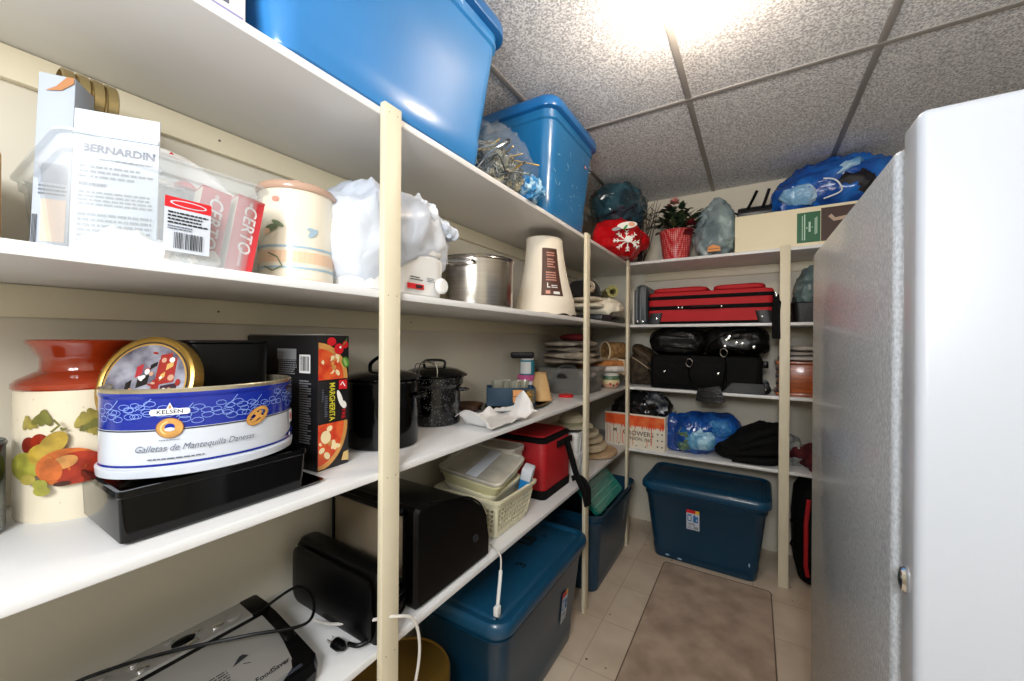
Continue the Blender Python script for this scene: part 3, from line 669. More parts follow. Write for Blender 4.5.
shadem = mat('cream_lamp_fabric', 'e9e0cf', .75, bump=.15, bscale=200)
t = thing('lampshade', 'tall cream lampshade with a dark brown label beside the stock pot', 'lampshade', (-.838, 1.665, T2)); t.scale = (1, 1.14, 1)
def shade(th, z):
    f = z/.352; fl = (1-f)**2.2; a = .079+.020*(1-f)+.05*fl; b = .086+.03*(1-f)+.062*fl
    lean = Vector((-.0, -.022, 0))*f
    sc = 1
    return Vector((min(a, .125)*math.cos(th), b*math.sin(th), z))+lean
def shade_loop(z, k=1): return [shade(2*PI*i/64, z)*1 for i in range(64)]
S = []
for z in [.352*i/14 for i in range(15)]: S.append([Vector((p.x, p.y, p.z+(0.010*(abs(math.sin(4*math.atan2(p.y, p.x))))**1 if z == 0 else 0)+(.0006 if z == 0 else 0))) for p in shade_loop(z)])
S += [[Vector((p.x*.97, (p.y+.022*p.z/.352)*.97-.022*p.z/.352, p.z)) for p in l] for l in S[::-1]]
part('fabric', loft(S, False, False), shadem, t, 60)
part('top_trim', tube([p+Vector((0, 0, .001)) for p in shade_loop(.351)]+[shade_loop(.351)[0]+Vector((0, 0, .001))], .003, 6, 0), shadem, t)
part('board_liner', loft([oval(.118, .165, .0006, 40), oval(.118, .165, .003, 40)]), mat('tan_board', 'd9c0a0', .7), t)
dkl = mat('dark_brown_label', '4a2a20', .5)
lab = [(s_rect(-.046, .085, .040, .30, 6, 10), dkl), (s_lines(-.022, .262, .022, .285, 2, 12), mat('pink_ink', 'c98f80', .5)), (s_lines(-.02, .21, .02, .255, 4, 3), MATS['pink_ink']), (s_lines(-.028, .15, .02, .195, 4, 5), MATS['pink_ink']), (s_text('L', .03, -.018, .13, 0, 0, .02), white), (s_lines(-.006, .118, .02, .135, 2, 6), white), (s_rect(-.03, .092, -.012, .107), MATS['pink_ink']), (s_rect(.0, .092, .026, .104), white)]
decal('product_label', lab, lambda x, y, d: shade(-.72+x/.11, y)*1+Vector((.75, -.66, 0))*(d+.0012), t)

t = thing('flat_case', 'flat black case lying under folded cloths on second shelf corner', 'case', (-.865, 2.36, T2), H90)
part('case_body', bx(-.24, .22, -.145, .14, .0005, .04, .012), mat('dark_grey_vinyl', '1e2126', .45), t)
part('handle', tube([(-.06, -.145, .02), (-.055, -.162, .02), (.055, -.162, .02), (.06, -.145, .02)], .006, 8), black, t)
lnA = mat('pale_linen', 'd8cdbb', .85, col2='bcae9a', vscale=14, bump=.4, bscale=40); lnB = mat('cream_linen', 'e2dac6', .85, bump=.4, bscale=40); lnC = mat('lime_linen', 'b9b072', .85, col2='8b8a55', vscale=25)
for i, (dx, dy, dz, w_, d, h, mt, lb, rz) in enumerate(((0, .02, .041, .25, .40, .045, lnB, 'cream folded cloth lying on the flat black case, lowest of the pile', .05), (.01, .0, .087, .23, .34, .035, lnA, 'beige folded cloth in the middle of the pile on the black case', -.08))):
    single('folded_cloth', pad(w_, d, h, i+3, .006, 9), mt, lb, 'cloth', (-.885+dx, 2.33+dy, T2+.03+dz), rz, 'folded cloths on the black case')
single('linen_heap', blob(.12, .17, .055, 57, .025, 8, ex=3), lnB, 'crumpled cream linen spilling in front of the folded cloths by the corner post', 'cloth', (-.832, 2.42, T2+.0405), .1)
def roll(L, r, turns=2.3, th=.008, n=60):
    P = [((r-th*k/n*turns*1.05)*math.cos(2*PI*turns*k/n), (r-th*k/n*turns*1.05)*math.sin(2*PI*turns*k/n)) for k in range(n+1)]
    v = []; f = []
    for x in (-L/2, L/2): v += [Vector((x, a, b)) for a, b in P]
    m_ = n+1
    for k in range(n): f.append((k, k+1, k+1+m_, k+m_))
    v2 = [Vector((p.x, p.y*(1-th*.75/max(.008, math.hypot(p.y, p.z))), p.z*(1-th*.75/max(.008, math.hypot(p.y, p.z))))) for p in v]; N_ = len(v)
    f += [tuple(i+N_ for i in q[::-1]) for q in f[:n]]
    for k in range(n): f += [(k, k+N_, k+1+N_, k+1), (k+m_, k+1+m_, k+1+m_+N_, k+m_+N_)]
    f += [(0, m_, m_+N_, N_), (n, n+N_, n+m_+N_, n+m_)]
    return v+v2, f
single('rolled_cloth', roll(.26, .04), lnC, 'lime and cream cloth rolled up on the pile beside the corner post', 'cloth', (-.80, 2.47, T2+.15+.04), H90+.5)
single('rolled_cloth', roll(.24, .034, 2, .011), lnA, 'patterned beige cloth roll on the pile beside the black hat', 'cloth', (-.84, 2.25, T2+.165+.034), H90+.35)
t = thing('felt_hat', 'black felt hat resting on the pile of folded cloths', 'hat', (-.91, 2.32, T2+.165))
part('crown', lathe([(.115, .0), (.112, .01), (.1, .055), (.075, .09), (.03, .105), (.004, .107)], 36, True), mat('black_felt', '0e0d0d', .85, sheen=.2), t)

# ------------------------------------------------------------------ second shelf, back
B2, B3, B4 = T2-.004, T3-.002, T4-.006
t = thing('hard_case', 'grey ribbed case standing on end left of the red suitcase', 'case', (-.635, 2.79, B2))
g = G(); part('shell', loft([rrect(.078, .30, .03, .001), rrect(.085, .31, .035, .01), rrect(.085, .31, .035, .22), rrect(.07, .3, .03, .25), rrect(.04, .27, .02, .262)]), mat('slate_vinyl', '3b4147', .4), t)
for x in (-.026, 0, .026): part('rib', tube([(x, -.153, .02), (x, -.159, .1), (x, -.157, .2), (x, -.14, .25)], .007, 8), mat('grey_vinyl', '666d73', .35), t)
for x in (-.02, .012): part('clasp', bx(x-.006, x+.006, -.163, -.154, .012, .03, .002), chrome, t)
single('paper_sleeve', loft([rrect(.012, .2, .004, 0), rrect(.012, .2, .004, .17), rrect(.004, .19, .002, .24)]), mat('off_white_paper', 'd3cfc6', .7), 'thin off-white paper sleeve standing between corner post and grey case', 'paper', (-.695, 2.78, B2))

t = thing('suitcase', 'red fabric suitcase with black straps lying flat on the second back shelf', 'suitcase', (-.245, 2.805, B2))
part('case_body', loft([rrect(.665, .385, .03, .004, 7), rrect(.68, .40, .04, .012, 7), rrect(.68, .40, .04, .155, 7), rrect(.672, .392, .04, .162, 7)]), suit, t)
part('lid_panel', loft([rrect(.676, .396, .04, .160, 7), rrect(.676, .396, .04, .185, 7), rrect(.664, .385, .04, .196, 7), rrect(.63, .35, .03, .2, 7)]), suit, t)
for a, b in ((-.32, .005), (.03, .30)):
    v, f = pad(b-a, .33, .05, int(a*50)+40, .003, 8); part('front_pocket', ([p+Vector(((a+b)/2, 0, .19)) for p in v], f), suit, t)
part('belt', loft([rrect(.686, .406, .042, .088, 7), rrect(.686, .406, .042, .112, 7)], True, True), blackcl, t)
part('zip_band', loft([rrect(.684, .404, .042, .152, 7), rrect(.686, .406, .042, .160, 7), rrect(.684, .404, .042, .174, 7)]), blackcl, t)
part('base_trim', loft([rrect(.684, .404, .042, .001, 7), rrect(.686, .406, .042, .016, 7)]), blackcl, t)
for sx in (-1, 1):
    cp = part('corner_guard', loft([[Vector((sx*p.x, p.y, p.z)) for p in rrect(.09, .12, .03, z, 5, .30-z*.25, -.148)] for z in (.003, .07)]), mat('dark_grey_rubber', '26282b', .5), t)
    part('rivet', lathe([(.006, 0), (.0055, .003), (.001, .004)], 12), chrome, cp).matrix_local = TR(sx*.283, -.2075, .034, H90)
hd = part('handle', tube([(-.09, -.203, .1), (-.085, -.222, .101), (.055, -.222, .101), (.06, -.203, .1)], .008, 10), leather, t)
for x in (-.155, -.135, .055, .08): part('stud', lathe([(.006, 0), (.005, .003), (.001, .004)], 12), chrome, hd).matrix_local = TR(x, -.2035, .1, H90)
for x in (.335, .352): part('luggage_strap', tube([(x, -.15, .16), (x+.008, -.21, .13), (x+.002, -.222, .05), (x+.004, -.226, -.09)], .011, 8, 6, .3), blackcl, t)
for z in (.14, .08): part('wheel_clip', bx(.343, .352, -.2, -.185, z, z+.025, .002), chrome, t)

t = thing('wire_basket', 'black mesh basket on the second back shelf right of the back post', 'basket', (.338, 2.80, B2))
S = [rrect(.30, .30, .03, .002), rrect(.32, .32, .03, .105), rrect(.33, .33, .03, .11), rrect(.31, .31, .03, .108), rrect(.29, .29, .03, .012)]
part('basket_body', loft(S), speckle_mat('black_mesh', '100f10', '55504c', 90, .12, .4, 0), t)
t = thing('plastic_bag', 'grey green plastic bag sitting in the black mesh basket', 'bag', (.328, 2.79, B2+.013))
part('film', blob(.125, .12, .15, 51, .028, 8, ex=3, warp=lambda p: Vector((p.x*(1.05-p.z*.5), p.y*(1.05-p.z*.5), p.z))), crinkle('green_grey_film', '55686a', .25, 10, .8, '92a9a8'), t)

# ------------------------------------------------------------------ third shelf, near bay
t = thing('glossy_can', 'shiny metal can with a printed scene at the left frame edge', 'can', (-.993, .056, T3))
part('can_body', lathe([(.046, 0), (.05, .004), (.05, .13), (.052, .136), (.05, .14), (.047, .136), (.046, .12), (.02, .12)], 40), mat('printed_tin', '6d7376', .18, metal=.7, col2='1f2a2c', vscale=16, ramp=(.42, .55)), t)
decal('printed_scene', [(s_ell(.01, .07, .012, .03, .5), mat('flesh_print', 'c98f78', .3)), (s_ell(.03, .05, .01, .03, -.5), mat('teal_print', '3a6a6a', .3)), (s_ell(.035, .09, .012, .02, .3), wht)], cyl(.0505, -.35), t)

rust = mat('rust_glaze', 'a83a16', .14, coat=.7, col2='8a2a0e', vscale=6)
def make_crock(label, loc, rz, deco=True):
    t = thing('milk_can_crock', label, 'crock', loc, rz, 'milk can crocks on the third shelf')
    part('crock_body', lathe([(.077, 0), (.080, .005), (.080, .205), (.079, .212), (.03, .213)], 56), speckle_mat('cream_crackle', 'e8dcc3', 'cdbb9c', 60, .06, .25, .3) if 'cream_crackle' not in MATS else MATS['cream_crackle'], t)
    part('neck', lathe([(.081, .2115), (.083, .214), (.083, .221), (.078, .227), (.060, .238), (.054, .241), (.0525, .246), (.0525, .262), (.055, .266), (.062, .28), (.068, .288), (.069, .292), (.066, .294), (.045, .275), (.042, .25), (.042, .23)], 56, True, False), rust, t)
    if not deco: return t
    H = part('ear_handle', tube([(.045, .05, .232), (.055, .062, .246), (.062, .07, .24), (.056, .066, .226)], .006, 8), rust, t)
    fn = cyl(.0803, 0)
    c = lambda n, h: mat(n, h, .3, var=.45, vscale=45)
    red, org, yel, lf, lf2, ber = c('fruit_red', 'a8321c'), c('fruit_orange', 'c9682c'), c('fruit_yellow', 'a3a043'), c('leaf_gold', 'a99a4a'), c('leaf_olive', '7c7a3a'), c('fruit_berry', '8f2f22')
    hi = c('fruit_light', 'd99a55')
    S = [(s_ell(-.055, .125, .012, .014), ber), (s_ell(-.04, .13, .012, .014), red)]
    for (x, y, r, a, mt) in ((-.055, .158, .014, .3, lf), (-.035, .165, .016, -.2, lf2), (.012, .158, .016, .2, lf), (.024, .165, .015, .9, lf), (.02, .148, .014, -.4, lf2), (.042, .150, .017, .5, lf), (.05, .14, .014, -.3, lf2), (.03, .14, .015, -.9, lf), (-.01, .15, .004, 1, lf2)):
        for q in (-.6, 0, .6): S.append((s_ell(x+r*.5*math.sin(q), y+r*.3*math.cos(q), r*.35, r*.85, a+q), mt))
    S += [(s_ell(-.052, .095, .02, .022), yel), (s_ell(-.02, .128, .013, .022, -.5), c('pear_yellow', 'b89a3c')), (s_ell(-.03, .112, .017, .018), MATS['pear_yellow']), (s_ell(-.004, .09, .034, .030), org), (s_ell(.006, .087, .03, .026), red), (s_ell(-.008, .098, .014, .010, .5), hi), (s_ell(-.022, .088, .012, .02, .2), org), (s_ell(-.01, .064, .009, .004), c('fruit_dark', '4a2412')),
          (s_ell(-.032, .066, .008, .008), yel), (s_ell(-.03, .056, .009, .008), yel), (s_ell(-.045, .075, .009, .008), lf), (s_ell(.033, .098, .009, .009), ber), (s_ell(.042, .092, .010, .009), red), (s_ell(.032, .063, .018, .010, .25), red), (s_ell(.048, .07, .014, .009, .3), ber), (s_ell(.05, .105, .008, .009), red), (s_line([(-.02, .148), (-.012, .158), (-.018, .168)], .003), lf2)]
    decal('fruit_painting', S, fn, t)
    return t
make_crock('cream milk can crock painted with fruit, rust red glazed neck, at left of third shelf', (-1.022, .195, T3), -.32)
make_crock('milk can crock with rust red rim, mostly hidden behind the blue biscuit tin', (-1.022, .395, T3), 0)

t = thing('serving_tin', 'glossy black rectangular tin on a tray, under the blue and white biscuit tin', 'tin', (-.862, .312, T3), H90)
part('tin_body', loft([rrect(.262, .212, .008, .006, 4), rrect(.268, .218, .008, .07, 4), rrect(.274, .224, .01, .073, 4), rrect(.274, .224, .01, .082, 4), rrect(.264, .214, .006, .082, 4), rrect(.258, .208, .006, .062, 4)]), blackgl, t)
part('tray_lid', loft([rrect(.275, .20, .01, .0005, 4, .032), rrect(.295, .212, .012, .007, 4, .032), rrect(.291, .208, .012, .0075, 4, .032), rrect(.273, .196, .01, .004, 4, .032)]), blackgl, t)

blue_t = mat('royal_blue_print', '0e2690', .2, coat=.4); tinw = mat('pale_tin_print', 'ccd2dc', .25, coat=.3)
t = thing('biscuit_tin', 'oval blue and white biscuit tin standing on the glossy black tin', 'biscuit tin', (-.852, .318, T3+.0825), H90)
def tl(z, e=0, n=72): return oval(.139+e, .108+e, z, n)
g = G(); zs = [.001, .004, .014, .0165, .018, .076, .079, .122, .127, .131, .136]; es = [-.004, .003, .004, .004, .0, 0, 0, 0, .0015, .0015, .0015]
for i in range(len(zs)-1):
    mi = 0 if zs[i+1] <= .0165 or (zs[i] >= .0225 and zs[i+1] <= .077) else (1 if zs[i] >= .076 else 0)
    if zs[i] >= .131: mi = 2
    g.add(loft([tl(zs[i], es[i]), tl(zs[i+1], es[i+1])], i == 0, False), mi)
g.add(loft([tl(.136, .0015), tl(.138, .0), tl(.135, -.002), tl(.02, -.002), tl(.004, -.004)], False, True), 2)
g.build('tin_body', [tinw, blue_t, mat('tin_rim', 'bfb59a', .25, metal=.8)], t, 30)
# arc-length map around the oval: x = distance along the rim from the aisle-side middle
AL = [(0, -H90)]; s_ = 0; a = -H90
tab = []
for i in range(-200, 201):
    a = -H90+i*PI/200; tab.append((a, .139*math.cos(a), .108*math.sin(a)))
acc = [0]
for i in range(1, 401): acc.append(acc[-1]+math.hypot(tab[i][1]-tab[i-1][1], tab[i][2]-tab[i-1][2]))
acc = [q-acc[200] for q in acc]
def ov(x, y, d):
    lo = 0
    while lo < 399 and acc[lo+1] < x: lo += 1
    f = (x-acc[lo])/(acc[lo+1]-acc[lo]); a = tab[lo][0]+f*PI/200
    n = Vector((math.cos(a)/.139, math.sin(a)/.108, 0)).normalized()
    return Vector((.139*math.cos(a), .108*math.sin(a), y))+n*(d+.0004)
cookie = mat('cookie_gold', 'd09a4e', .5, var=.3, vscale=60); cookd = mat('cookie_brown', '8a5222', .5)
lb = mat('pale_blue_print', '7f9be0', .3); sign = mat('sign_white', 'eceef2', .3)
R = random.Random(12); S = [(s_rect(-.2, .0735, .2, .0755, 60), mat('dark_line', '20243a', .4)), (s_rect(-.2, .02, .2, .0235, 60), blue_t)]
for k in range(15):
    x = -.17+k*.0245+R.uniform(-.006, .006); y = .099+R.uniform(-.012, .010); r0 = R.uniform(.013, .02)
    for q in range(5):
        a = q*2*PI/5+R.random(); P = []
        for u in range(9):
            tt = u/8*2*PI; rr = r0*(.5+.5*math.cos(tt/2-PI/2+.0))
            P.append((x+r0*.62*math.cos(a)+r0*.45*math.cos(tt+a), min(.1235, max(.0785, y+r0*.62*math.sin(a)+r0*.26*math.sin(tt+a)))))
        S.append((s_line(P, .0009), lb))
    if k % 2 == 0: S.append((s_line([(x, y), (x+.012, min(.122, y+.01)), (x+.02, min(.123, y+.02))], .0011), lb))
S += [(s_rect(-.104, .0975, -.064, .107, 14), sign), (s_ell(-.104, .10225, .004, .0047), sign), (s_ell(-.064, .10225, .004, .0047), sign), (s_poly([(-.0885, .106), (-.0795, .106), (-.084, .1165)]), sign), (s_ell(-.084, .1095, .0016, .003), cookie), (s_text('KELSEN', .0085, -.084, .1022, 0, 0, .02, 1.1), ink)]
for i, (r1, mt) in enumerate(((.0165, cookd), (.0155, cookie))): S.append((s_ell(-.084, .0775, r1, r1*.95), mt))
S.append((s_ell(-.084, .079, .006, .0055), blue_t)); S.append((s_ell(-.084, .0755, .006, .003), tinw)); S.append((s_line([(-.084+.0105*math.cos(q), .0775+.010*math.sin(q)) for q in [i*.3 for i in range(6, 15)]], .002), mat('cookie_light', 'e8c07c', .5)))
px, py = .035, .08
for mt, w1, w2 in ((cookd, .0068, 0), (cookie, .0054, 0)):
    S.append((s_line([(px+.0165*math.cos(q), py+.0012*math.cos(q)*5+.0115*math.sin(q)) for q in [i*2*PI/20 for i in range(20)]], w1, True), mt))
    S.append((s_line([(px-.012, py-.010), (px, py-.002), (px+.006, py+.008)], w1), mt)); S.append((s_line([(px+.012, py-.006), (px+.001, py), (px-.007, py+.008)], w1), mt))
S += [(s_text('Galletas de Mantequilla Danesas', .0138, -.048, .047, 0, .35, 0, .86), greyink), (s_lines(-.11, .029, -.04, .033, 1, 4), greyink), (s_lines(-.097, .0585, -.071, .0605, 1, 4), greyink), (s_poly([(.02, .0195), (.15, .0195), (.15, .038), (.1, .029)]), blue_t), (s_rect(.117, .05, .135, .075), sign), (s_ell(.126, .062, .005, .007), redp), (s_ell(.12, .028, .004, .004), wht)]
decal('tin_printing', S, ov, t, .0008, .00002)

t = thing('round_tin_cover', 'round gold rimmed lid with a painted winter scene leaning inside the biscuit tin', 'tin lid', (-.846, .252, T3+.150))
t.rotation_euler = (0, 0, 0)
Mx = Vector((.52, -.82, .26)).normalized(); q = Mx.to_track_quat('Z', 'Y'); t.rotation_mode = 'QUATERNION'; t.rotation_quaternion = q
t.location = (-.872, .236, T3+.222); t.scale = (.9, .9, .9)
part('rim', lathe([(.088, -.026), (.0915, -.024), (.0915, -.006), (.09, -.001), (.085, .001), (.080, -.0005), (.078, -.002), (.02, -.002)], 64), mat('dark_gold', 'a6843f', .25, metal=.75), t)
pd = pl((0, 0, -.0015), (1, 0, 0), (0, 1, 0)); snow = mat('snow_print', 'a9a9b6', .35, col2='4a4658', vscale=24)
c = lambda n, h: mat(n, h, .35)
S = [(s_ell(0, 0, .084, .084, 0, 48, 3), mat('charcoal_border', '2c2526', .3)), (s_ell(0, 0, .0765, .0765, 0, 48), c('gold_ring', 'b98f45')), (s_ell(0, 0, .0735, .0735, 0, 48, 3), snow)]
R = random.Random(2)
clip = lambda P, r=.071: [((x, y) if math.hypot(x, y) < r else (x*r/math.hypot(x, y), y*r/math.hypot(x, y))) for x, y in P]
for x, y, w_, h, n, col in ((.035, .02, .035, .05, 'coach_red', '9a2a24'), (.03, .045, .022, .018, 'coach_red', ''), (.045, -.015, .03, .02, 'plum_print', '3a2230'), (.02, -.01, .014, .03, 'coach_red', ''), (-.005, .0, .02, .02, 'figure_black', '1c1518'), (-.015, .02, .012, .022, 'coach_crimson', 'b0323a'), (.01, .03, .012, .01, 'figure_black', ''), (-.03, -.01, .01, .02, 'figure_black', ''), (-.04, -.035, .03, .012, 'plum_print', ''), (.02, -.045, .04, .015, 'figure_brown', '5a3a2a'), (-.01, -.03, .012, .016, 'coach_crimson', ''), (.04, .03, .012, .012, 'window_gold', 'd0a860'), (.03, .01, .008, .012, 'window_gold', '')):
    mt = c(n, col) if col else MATS[n]
    S.append((s_poly(clip([(x-w_/2, y-h/2), (x+w_/2, y-h/2+.008), (x+w_/2, y+h/2+.006), (x-w_/2, y+h/2)])), mt))
for k in range(26):
    a = R.uniform(0, 2*PI); r0 = R.uniform(.01, .065); S.append((s_ell(r0*math.cos(a), r0*math.sin(a), R.uniform(.002, .006), R.uniform(.002, .008), a), R.choice([wht, MATS['figure_black'], MATS['coach_red'], c('dusk_blue', '5a6a8a'), c('figure_peach', 'c99a80')])))
decal('painted_scene', S, pd, t, .0006, .00004)

t = thing('loaf_pan', 'black loaf pan standing in the back of the biscuit tin', 'pan', (-.895, .365, T3+.0825+.0045), H90-.12)
part('pan_body', loft([rrect(.13, .05, .02, .001), rrect(.135, .055, .022, .01), rrect(.14, .06, .024, .20), rrect(.148, .066, .026, .203), rrect(.148, .066, .026, .207), rrect(.132, .052, .02, .205), rrect(.125, .045, .018, .03)]), black, t)
t = thing('oval_tin_cover', 'black oval tin lid lying in the mouth of the biscuit tin', 'tin lid', (-.825, .36, T3+.0825+.105), H90)
part('lid_body', loft([oval(.085, .058, .0, 40), oval(.09, .062, .003, 40), oval(.09, .062, .018, 40), oval(.086, .058, .022, 40), oval(.08, .052, .02, 40)]), mat('maroon_tin', '2a1214', .3, coat=.3), t)

cbk = mat('black_carton', '141316', .45)
t = thing('pizza_box', 'tall black frozen pizza box with pizza pictures, standing beside the black pots', 'pizza box', (-.825, .515, T3), .09)
L_, D_, H_ = .265, .084, .306
part('box_body', bx(-L_, 0, 0, D_, .0005, H_, .0012), cbk, t)
cr, to, mo, ba, yel = mat('pizza_crust', 'd99b52', .5, var=.25, vscale=40), mat('pizza_tomato', 'c8321f', .4, col2='e0622f', vscale=40), mat('pizza_cheese', 'f0dcae', .4), mat('basil_green', '4f8a34', .4), mat('yellow_print', 'd9cf3a', .5)
tom = mat('cherry_red', 'd2202a', .25)
fx = pl((.0, D_/2, 0), (0, 1, 0), (0, 0, 1))
def clipb(vf, x0, x1, y0, y1): return [(min(max(x, x0), x1), min(max(y, y0), y1)) for x, y in vf[0]], vf[1]
hw = D_/2-.001
S = [(clipb(s_ell(-.045, .205, .083, .085, 0, 48, 5), -hw, hw, .205, H_), cr), (clipb(s_ell(-.045, .205, .072, .072, 0, 48, 5), -hw, hw, .205, H_), to),
     (clipb(s_ell(-.045, .10, .083, .10, 0, 48, 5), -hw, hw, .004, .105), cr), (clipb(s_ell(-.045, .10, .073, .088, 0, 48, 5), -hw, hw, .004, .105), to)]
R = random.Random(6)
for k in range(16):
    x, y = R.uniform(-.036, .012), R.uniform(.21, .262); S.append((s_ell(x, y, R.uniform(.004, .010), R.uniform(.003, .007), R.uniform(0, 3)), R.choice([mo, mo, cr, to])))
for k in range(20):
    x, y = R.uniform(-.036, .016), R.uniform(.03, .10)
    if x+.045 < .07*math.sqrt(max(0, 1-((.1-y)/.085)**2)): S.append((s_ell(x, y, R.uniform(.004, .010), R.uniform(.003, .008), R.uniform(0, 3)), R.choice([mo, mo, cr, to])))
S += [(s_ell(-.022, .075, .013, .015, .3), mo), (s_ell(.012, .275, .013, .013), tom), (s_ell(-.008, .292, .012, .010), tom), (s_ell(.030, .285, .008, .009), tom), (s_ell(.016, .279, .003, .003), wht), (s_ell(.031, .243, .010, .013, .4), ba), (s_ell(.03, .243, .004, .01, .4), mat('basil_light', '9ab86a', .4)), (s_line([(.034, .3), (.03, .29), (.022, .283)], .002), ba),
      (s_rect(.012, .18, .035, .202), redp), (s_line([(.017, .19), (.022, .197), (.03, .186)], .003), wht),
      (s_text('MARGHERITA', .021, -.0065, .154, -H90, 0, .012, .68), yel), (s_text('TRE', .0145, .025, .122, -H90, 0, .01), redp), (s_ell(.016, .158, .006, .022, .35), wht), (s_ell(.026, .143, .007, .010, .5), wht), (s_lines(-.033, .155, -.028, .185, 6, 4), greyink), (s_lines(-.026, .12, -.018, .17, 10, 5), greyink), (s_poly([(.02, .012), (.04, .008), (.04, .032), (.026, .03)]), mat('parmesan_print', 'd8b878', .5)), (s_line([(-.036, .203), (.036, .203)], .002), cbk)]
decal('front_printing', S, fx, t, .0006, .00003)
ps = pl((-L_/2, 0, 0), (1, 0, 0), (0, 0, 1))
decal('side_printing', [(s_rect(.07, .22, .108, .262), white), (s_bars(.074, .225, .104, .258, 18, 4), ink), (s_rect(-.01, .25, .06, .275), mat('grey_panel', '8d8d90', .5)), (s_lines(-.005, .215, .062, .25, 7, 4), MATS['grey_panel']), (s_lines(.072, .06, .112, .205, 26, 3), MATS['grey_panel'])], ps, t)
part('top_flaps', bx(-L_+.004, -.002, .002, D_-.002, H_, H_+.003, .001), mat('card_edge', '8a8680', .7), t)

enam = speckle_mat('speckled_enamel', '060608', 'a9acb0', 150, .15, .16, .2)
t = thing('enamel_pot', 'plain black lidded enamel stock pot directly behind the near post', 'pot', (-.908, .768, T3))
part('pot_body', lathe([(.09, 0), (.096, .003), (.098, .012), (.098, .178), (.101, .182), (.099, .185), (.095, .184), (.094, .02), (.02, .015)], 56), blackgl, t)
ld = part('lid', lathe([(.101, .184), (.106, .186), (.107, .19), (.103, .194), (.08, .203), (.05, .209), (.004, .211)], 56), blackgl, t)
part('lid_handle', tube([(-.035, -.02, .206), (-.033, -.019, .228), (-.012, -.007, .246), (.012, .007, .246), (.033, .019, .228), (.035, .02, .206)], .006, 8, 6, .8), blackgl, ld)
for a in (.5, .5+PI):
    c, s = math.cos(a), math.sin(a); o = Vector((c, s, 0)); q = Vector((-s, c, 0))
    part('side_handle', tube([o*.097+q*.03+Vector((0, 0, .14)), o*.118+q*.025+Vector((0, 0, .14)), o*.118-q*.025+Vector((0, 0, .14)), o*.097-q*.03+Vector((0, 0, .14))], .005, 8), blackgl, t)
t = thing('canning_pot', 'white speckled black enamel canner with a lid and wire rack handles', 'pot', (-.984, 1.06, T3))
part('pot_body', lathe([(.088, 0), (.093, .004), (.094, .012), (.094, .13), (.104, .142), (.104, .162), (.108, .166), (.106, .169), (.1, .166), (.09, .13), (.088, .02), (.02, .015)], 56), enam, t)
ld = part('lid', lathe([(.106, .168), (.118, .170), (.119, .174), (.113, .178), (.085, .192), (.05, .200), (.004, .203)], 56), blackgl, t)
part('lid_handle', tube([(-.03, -.02, .2), (-.026, -.018, .222), (.026, .018, .222), (.03, .02, .2)], .005, 8), blackgl, ld)
wire = mat('wire_metal', 'a8a39a', .25, metal=1)
for a, d in ((-1.25, 1), (-.75, -1)):
    o = Vector((math.cos(a), math.sin(a), 0)); q = Vector((-o.y, o.x, 0))
    part('rack_handle', tube([o*.10+Vector((0, 0, .17)), o*.122+Vector((0, 0, .175)), o*.122+q*d*.0+Vector((0, 0, .20)), o*.118+q*d*.01+Vector((0, 0, .225)), o*.11+q*d*.035+Vector((0, 0, .222)), o*.112+q*d*.05+Vector((0, 0, .215))], .0022, 6, 4), wire, t)
part('rack_hook', tube([(.04, -.115, .218), (.03, -.124, .21), (.03, -.126, .14), (.036, -.124, .125), (.045, -.12, .135)], .0022, 6, 4), wire, t)
part('side_handle', tube([(.07, .06, .12), (.095, .075, .12), (.105, .045, .12), (.09, .03, .12)], .005, 8), enam, t)

# ------------------------------------------------------------------ third shelf, middle bay
t = thing('paper_tray', 'crumpled white paper tray with pointed edges on the third shelf edge', 'paper tray', (-.795, 1.195, T3), H90)
def ptray(u, v):
    a = (u-.5)*2; b = (v-.5)*2
    x = a*.155+.012*b; y = b*.085; e = max(abs(a)**4, abs(b)**4)
    z = .004+.006*abs(noise.noise(Vector((x*18, y*18, 2))))
    pk = .016+.036*abs(noise.noise(Vector((a*1.9+.4, b*.8, 5))))*2
    if e > .25: z += min(1, (e-.25)/.5)*pk*(1 if b > -.8 else .45)
    if a > .6 and b < .2: z += .05*max(0, (a-.6)/.4)*max(0, 1-abs(b+.2))
    return (x, y, z)
part('sheet', sheet(ptray, 48, 30, .0015), mat('waxed_paper', 'e3e1df', .5), t, 25)
t = thing('oval_tray', 'black oval tray under the blue box and the little lampshade', 'tray', (-.905, 1.50, T3), H90)
part('tray_body', loft([oval(.20, .095, .0005), oval(.225, .12, .014), oval(.23, .125, .016), oval(.222, .117, .016), oval(.19, .088, .005)]), blackgl, t)
t = thing('wooden_dish', 'small brown wooden dish behind the white paper tray', 'dish', (-1.02, 1.30, T3))
part('dish_body', lathe([(.035, 0), (.05, .006), (.066, .03), (.068, .032), (.064, .032), (.046, .01), (.01, .007)], 36), mat('brown_wood', '5a3a22', .45, col2='3a2414', vscale=20), t)
t = thing('tealight_box', 'dark blue open box with an orange label sitting on the oval tray', 'box', (-.915, 1.47, T3+.0165), .62)
dkb = mat('dark_blue_card', '13384f', .4)
part('box_body', loft([rrect(.21, .115, .004, .0005, 2), rrect(.21, .115, .004, .078, 2), rrect(.205, .11, .003, .078, 2), rrect(.204, .109, .003, .004, 2)]), dkb, t)
decal('orange_label', [(s_rect(.005, .012, .10, .07), mat('dark_photo_print', '2d2416', .5, col2='7a6230', vscale=60)), (s_rect(.008, .015, .05, .040), mat('orange_label', 'e09a5c', .5)), (s_rect(.008, .043, .05, .068), MATS['orange_label'])]+[(s_ell(.074+.013*math.cos(k*2.4)*(k/9)**.5, .041+.022*math.sin(k*2.4)*(k/9)**.5, .0045, .0045), gold) for k in range(10)], pl((0, -.0575, 0), (1, 0, 0), (0, 0, 1)), t)
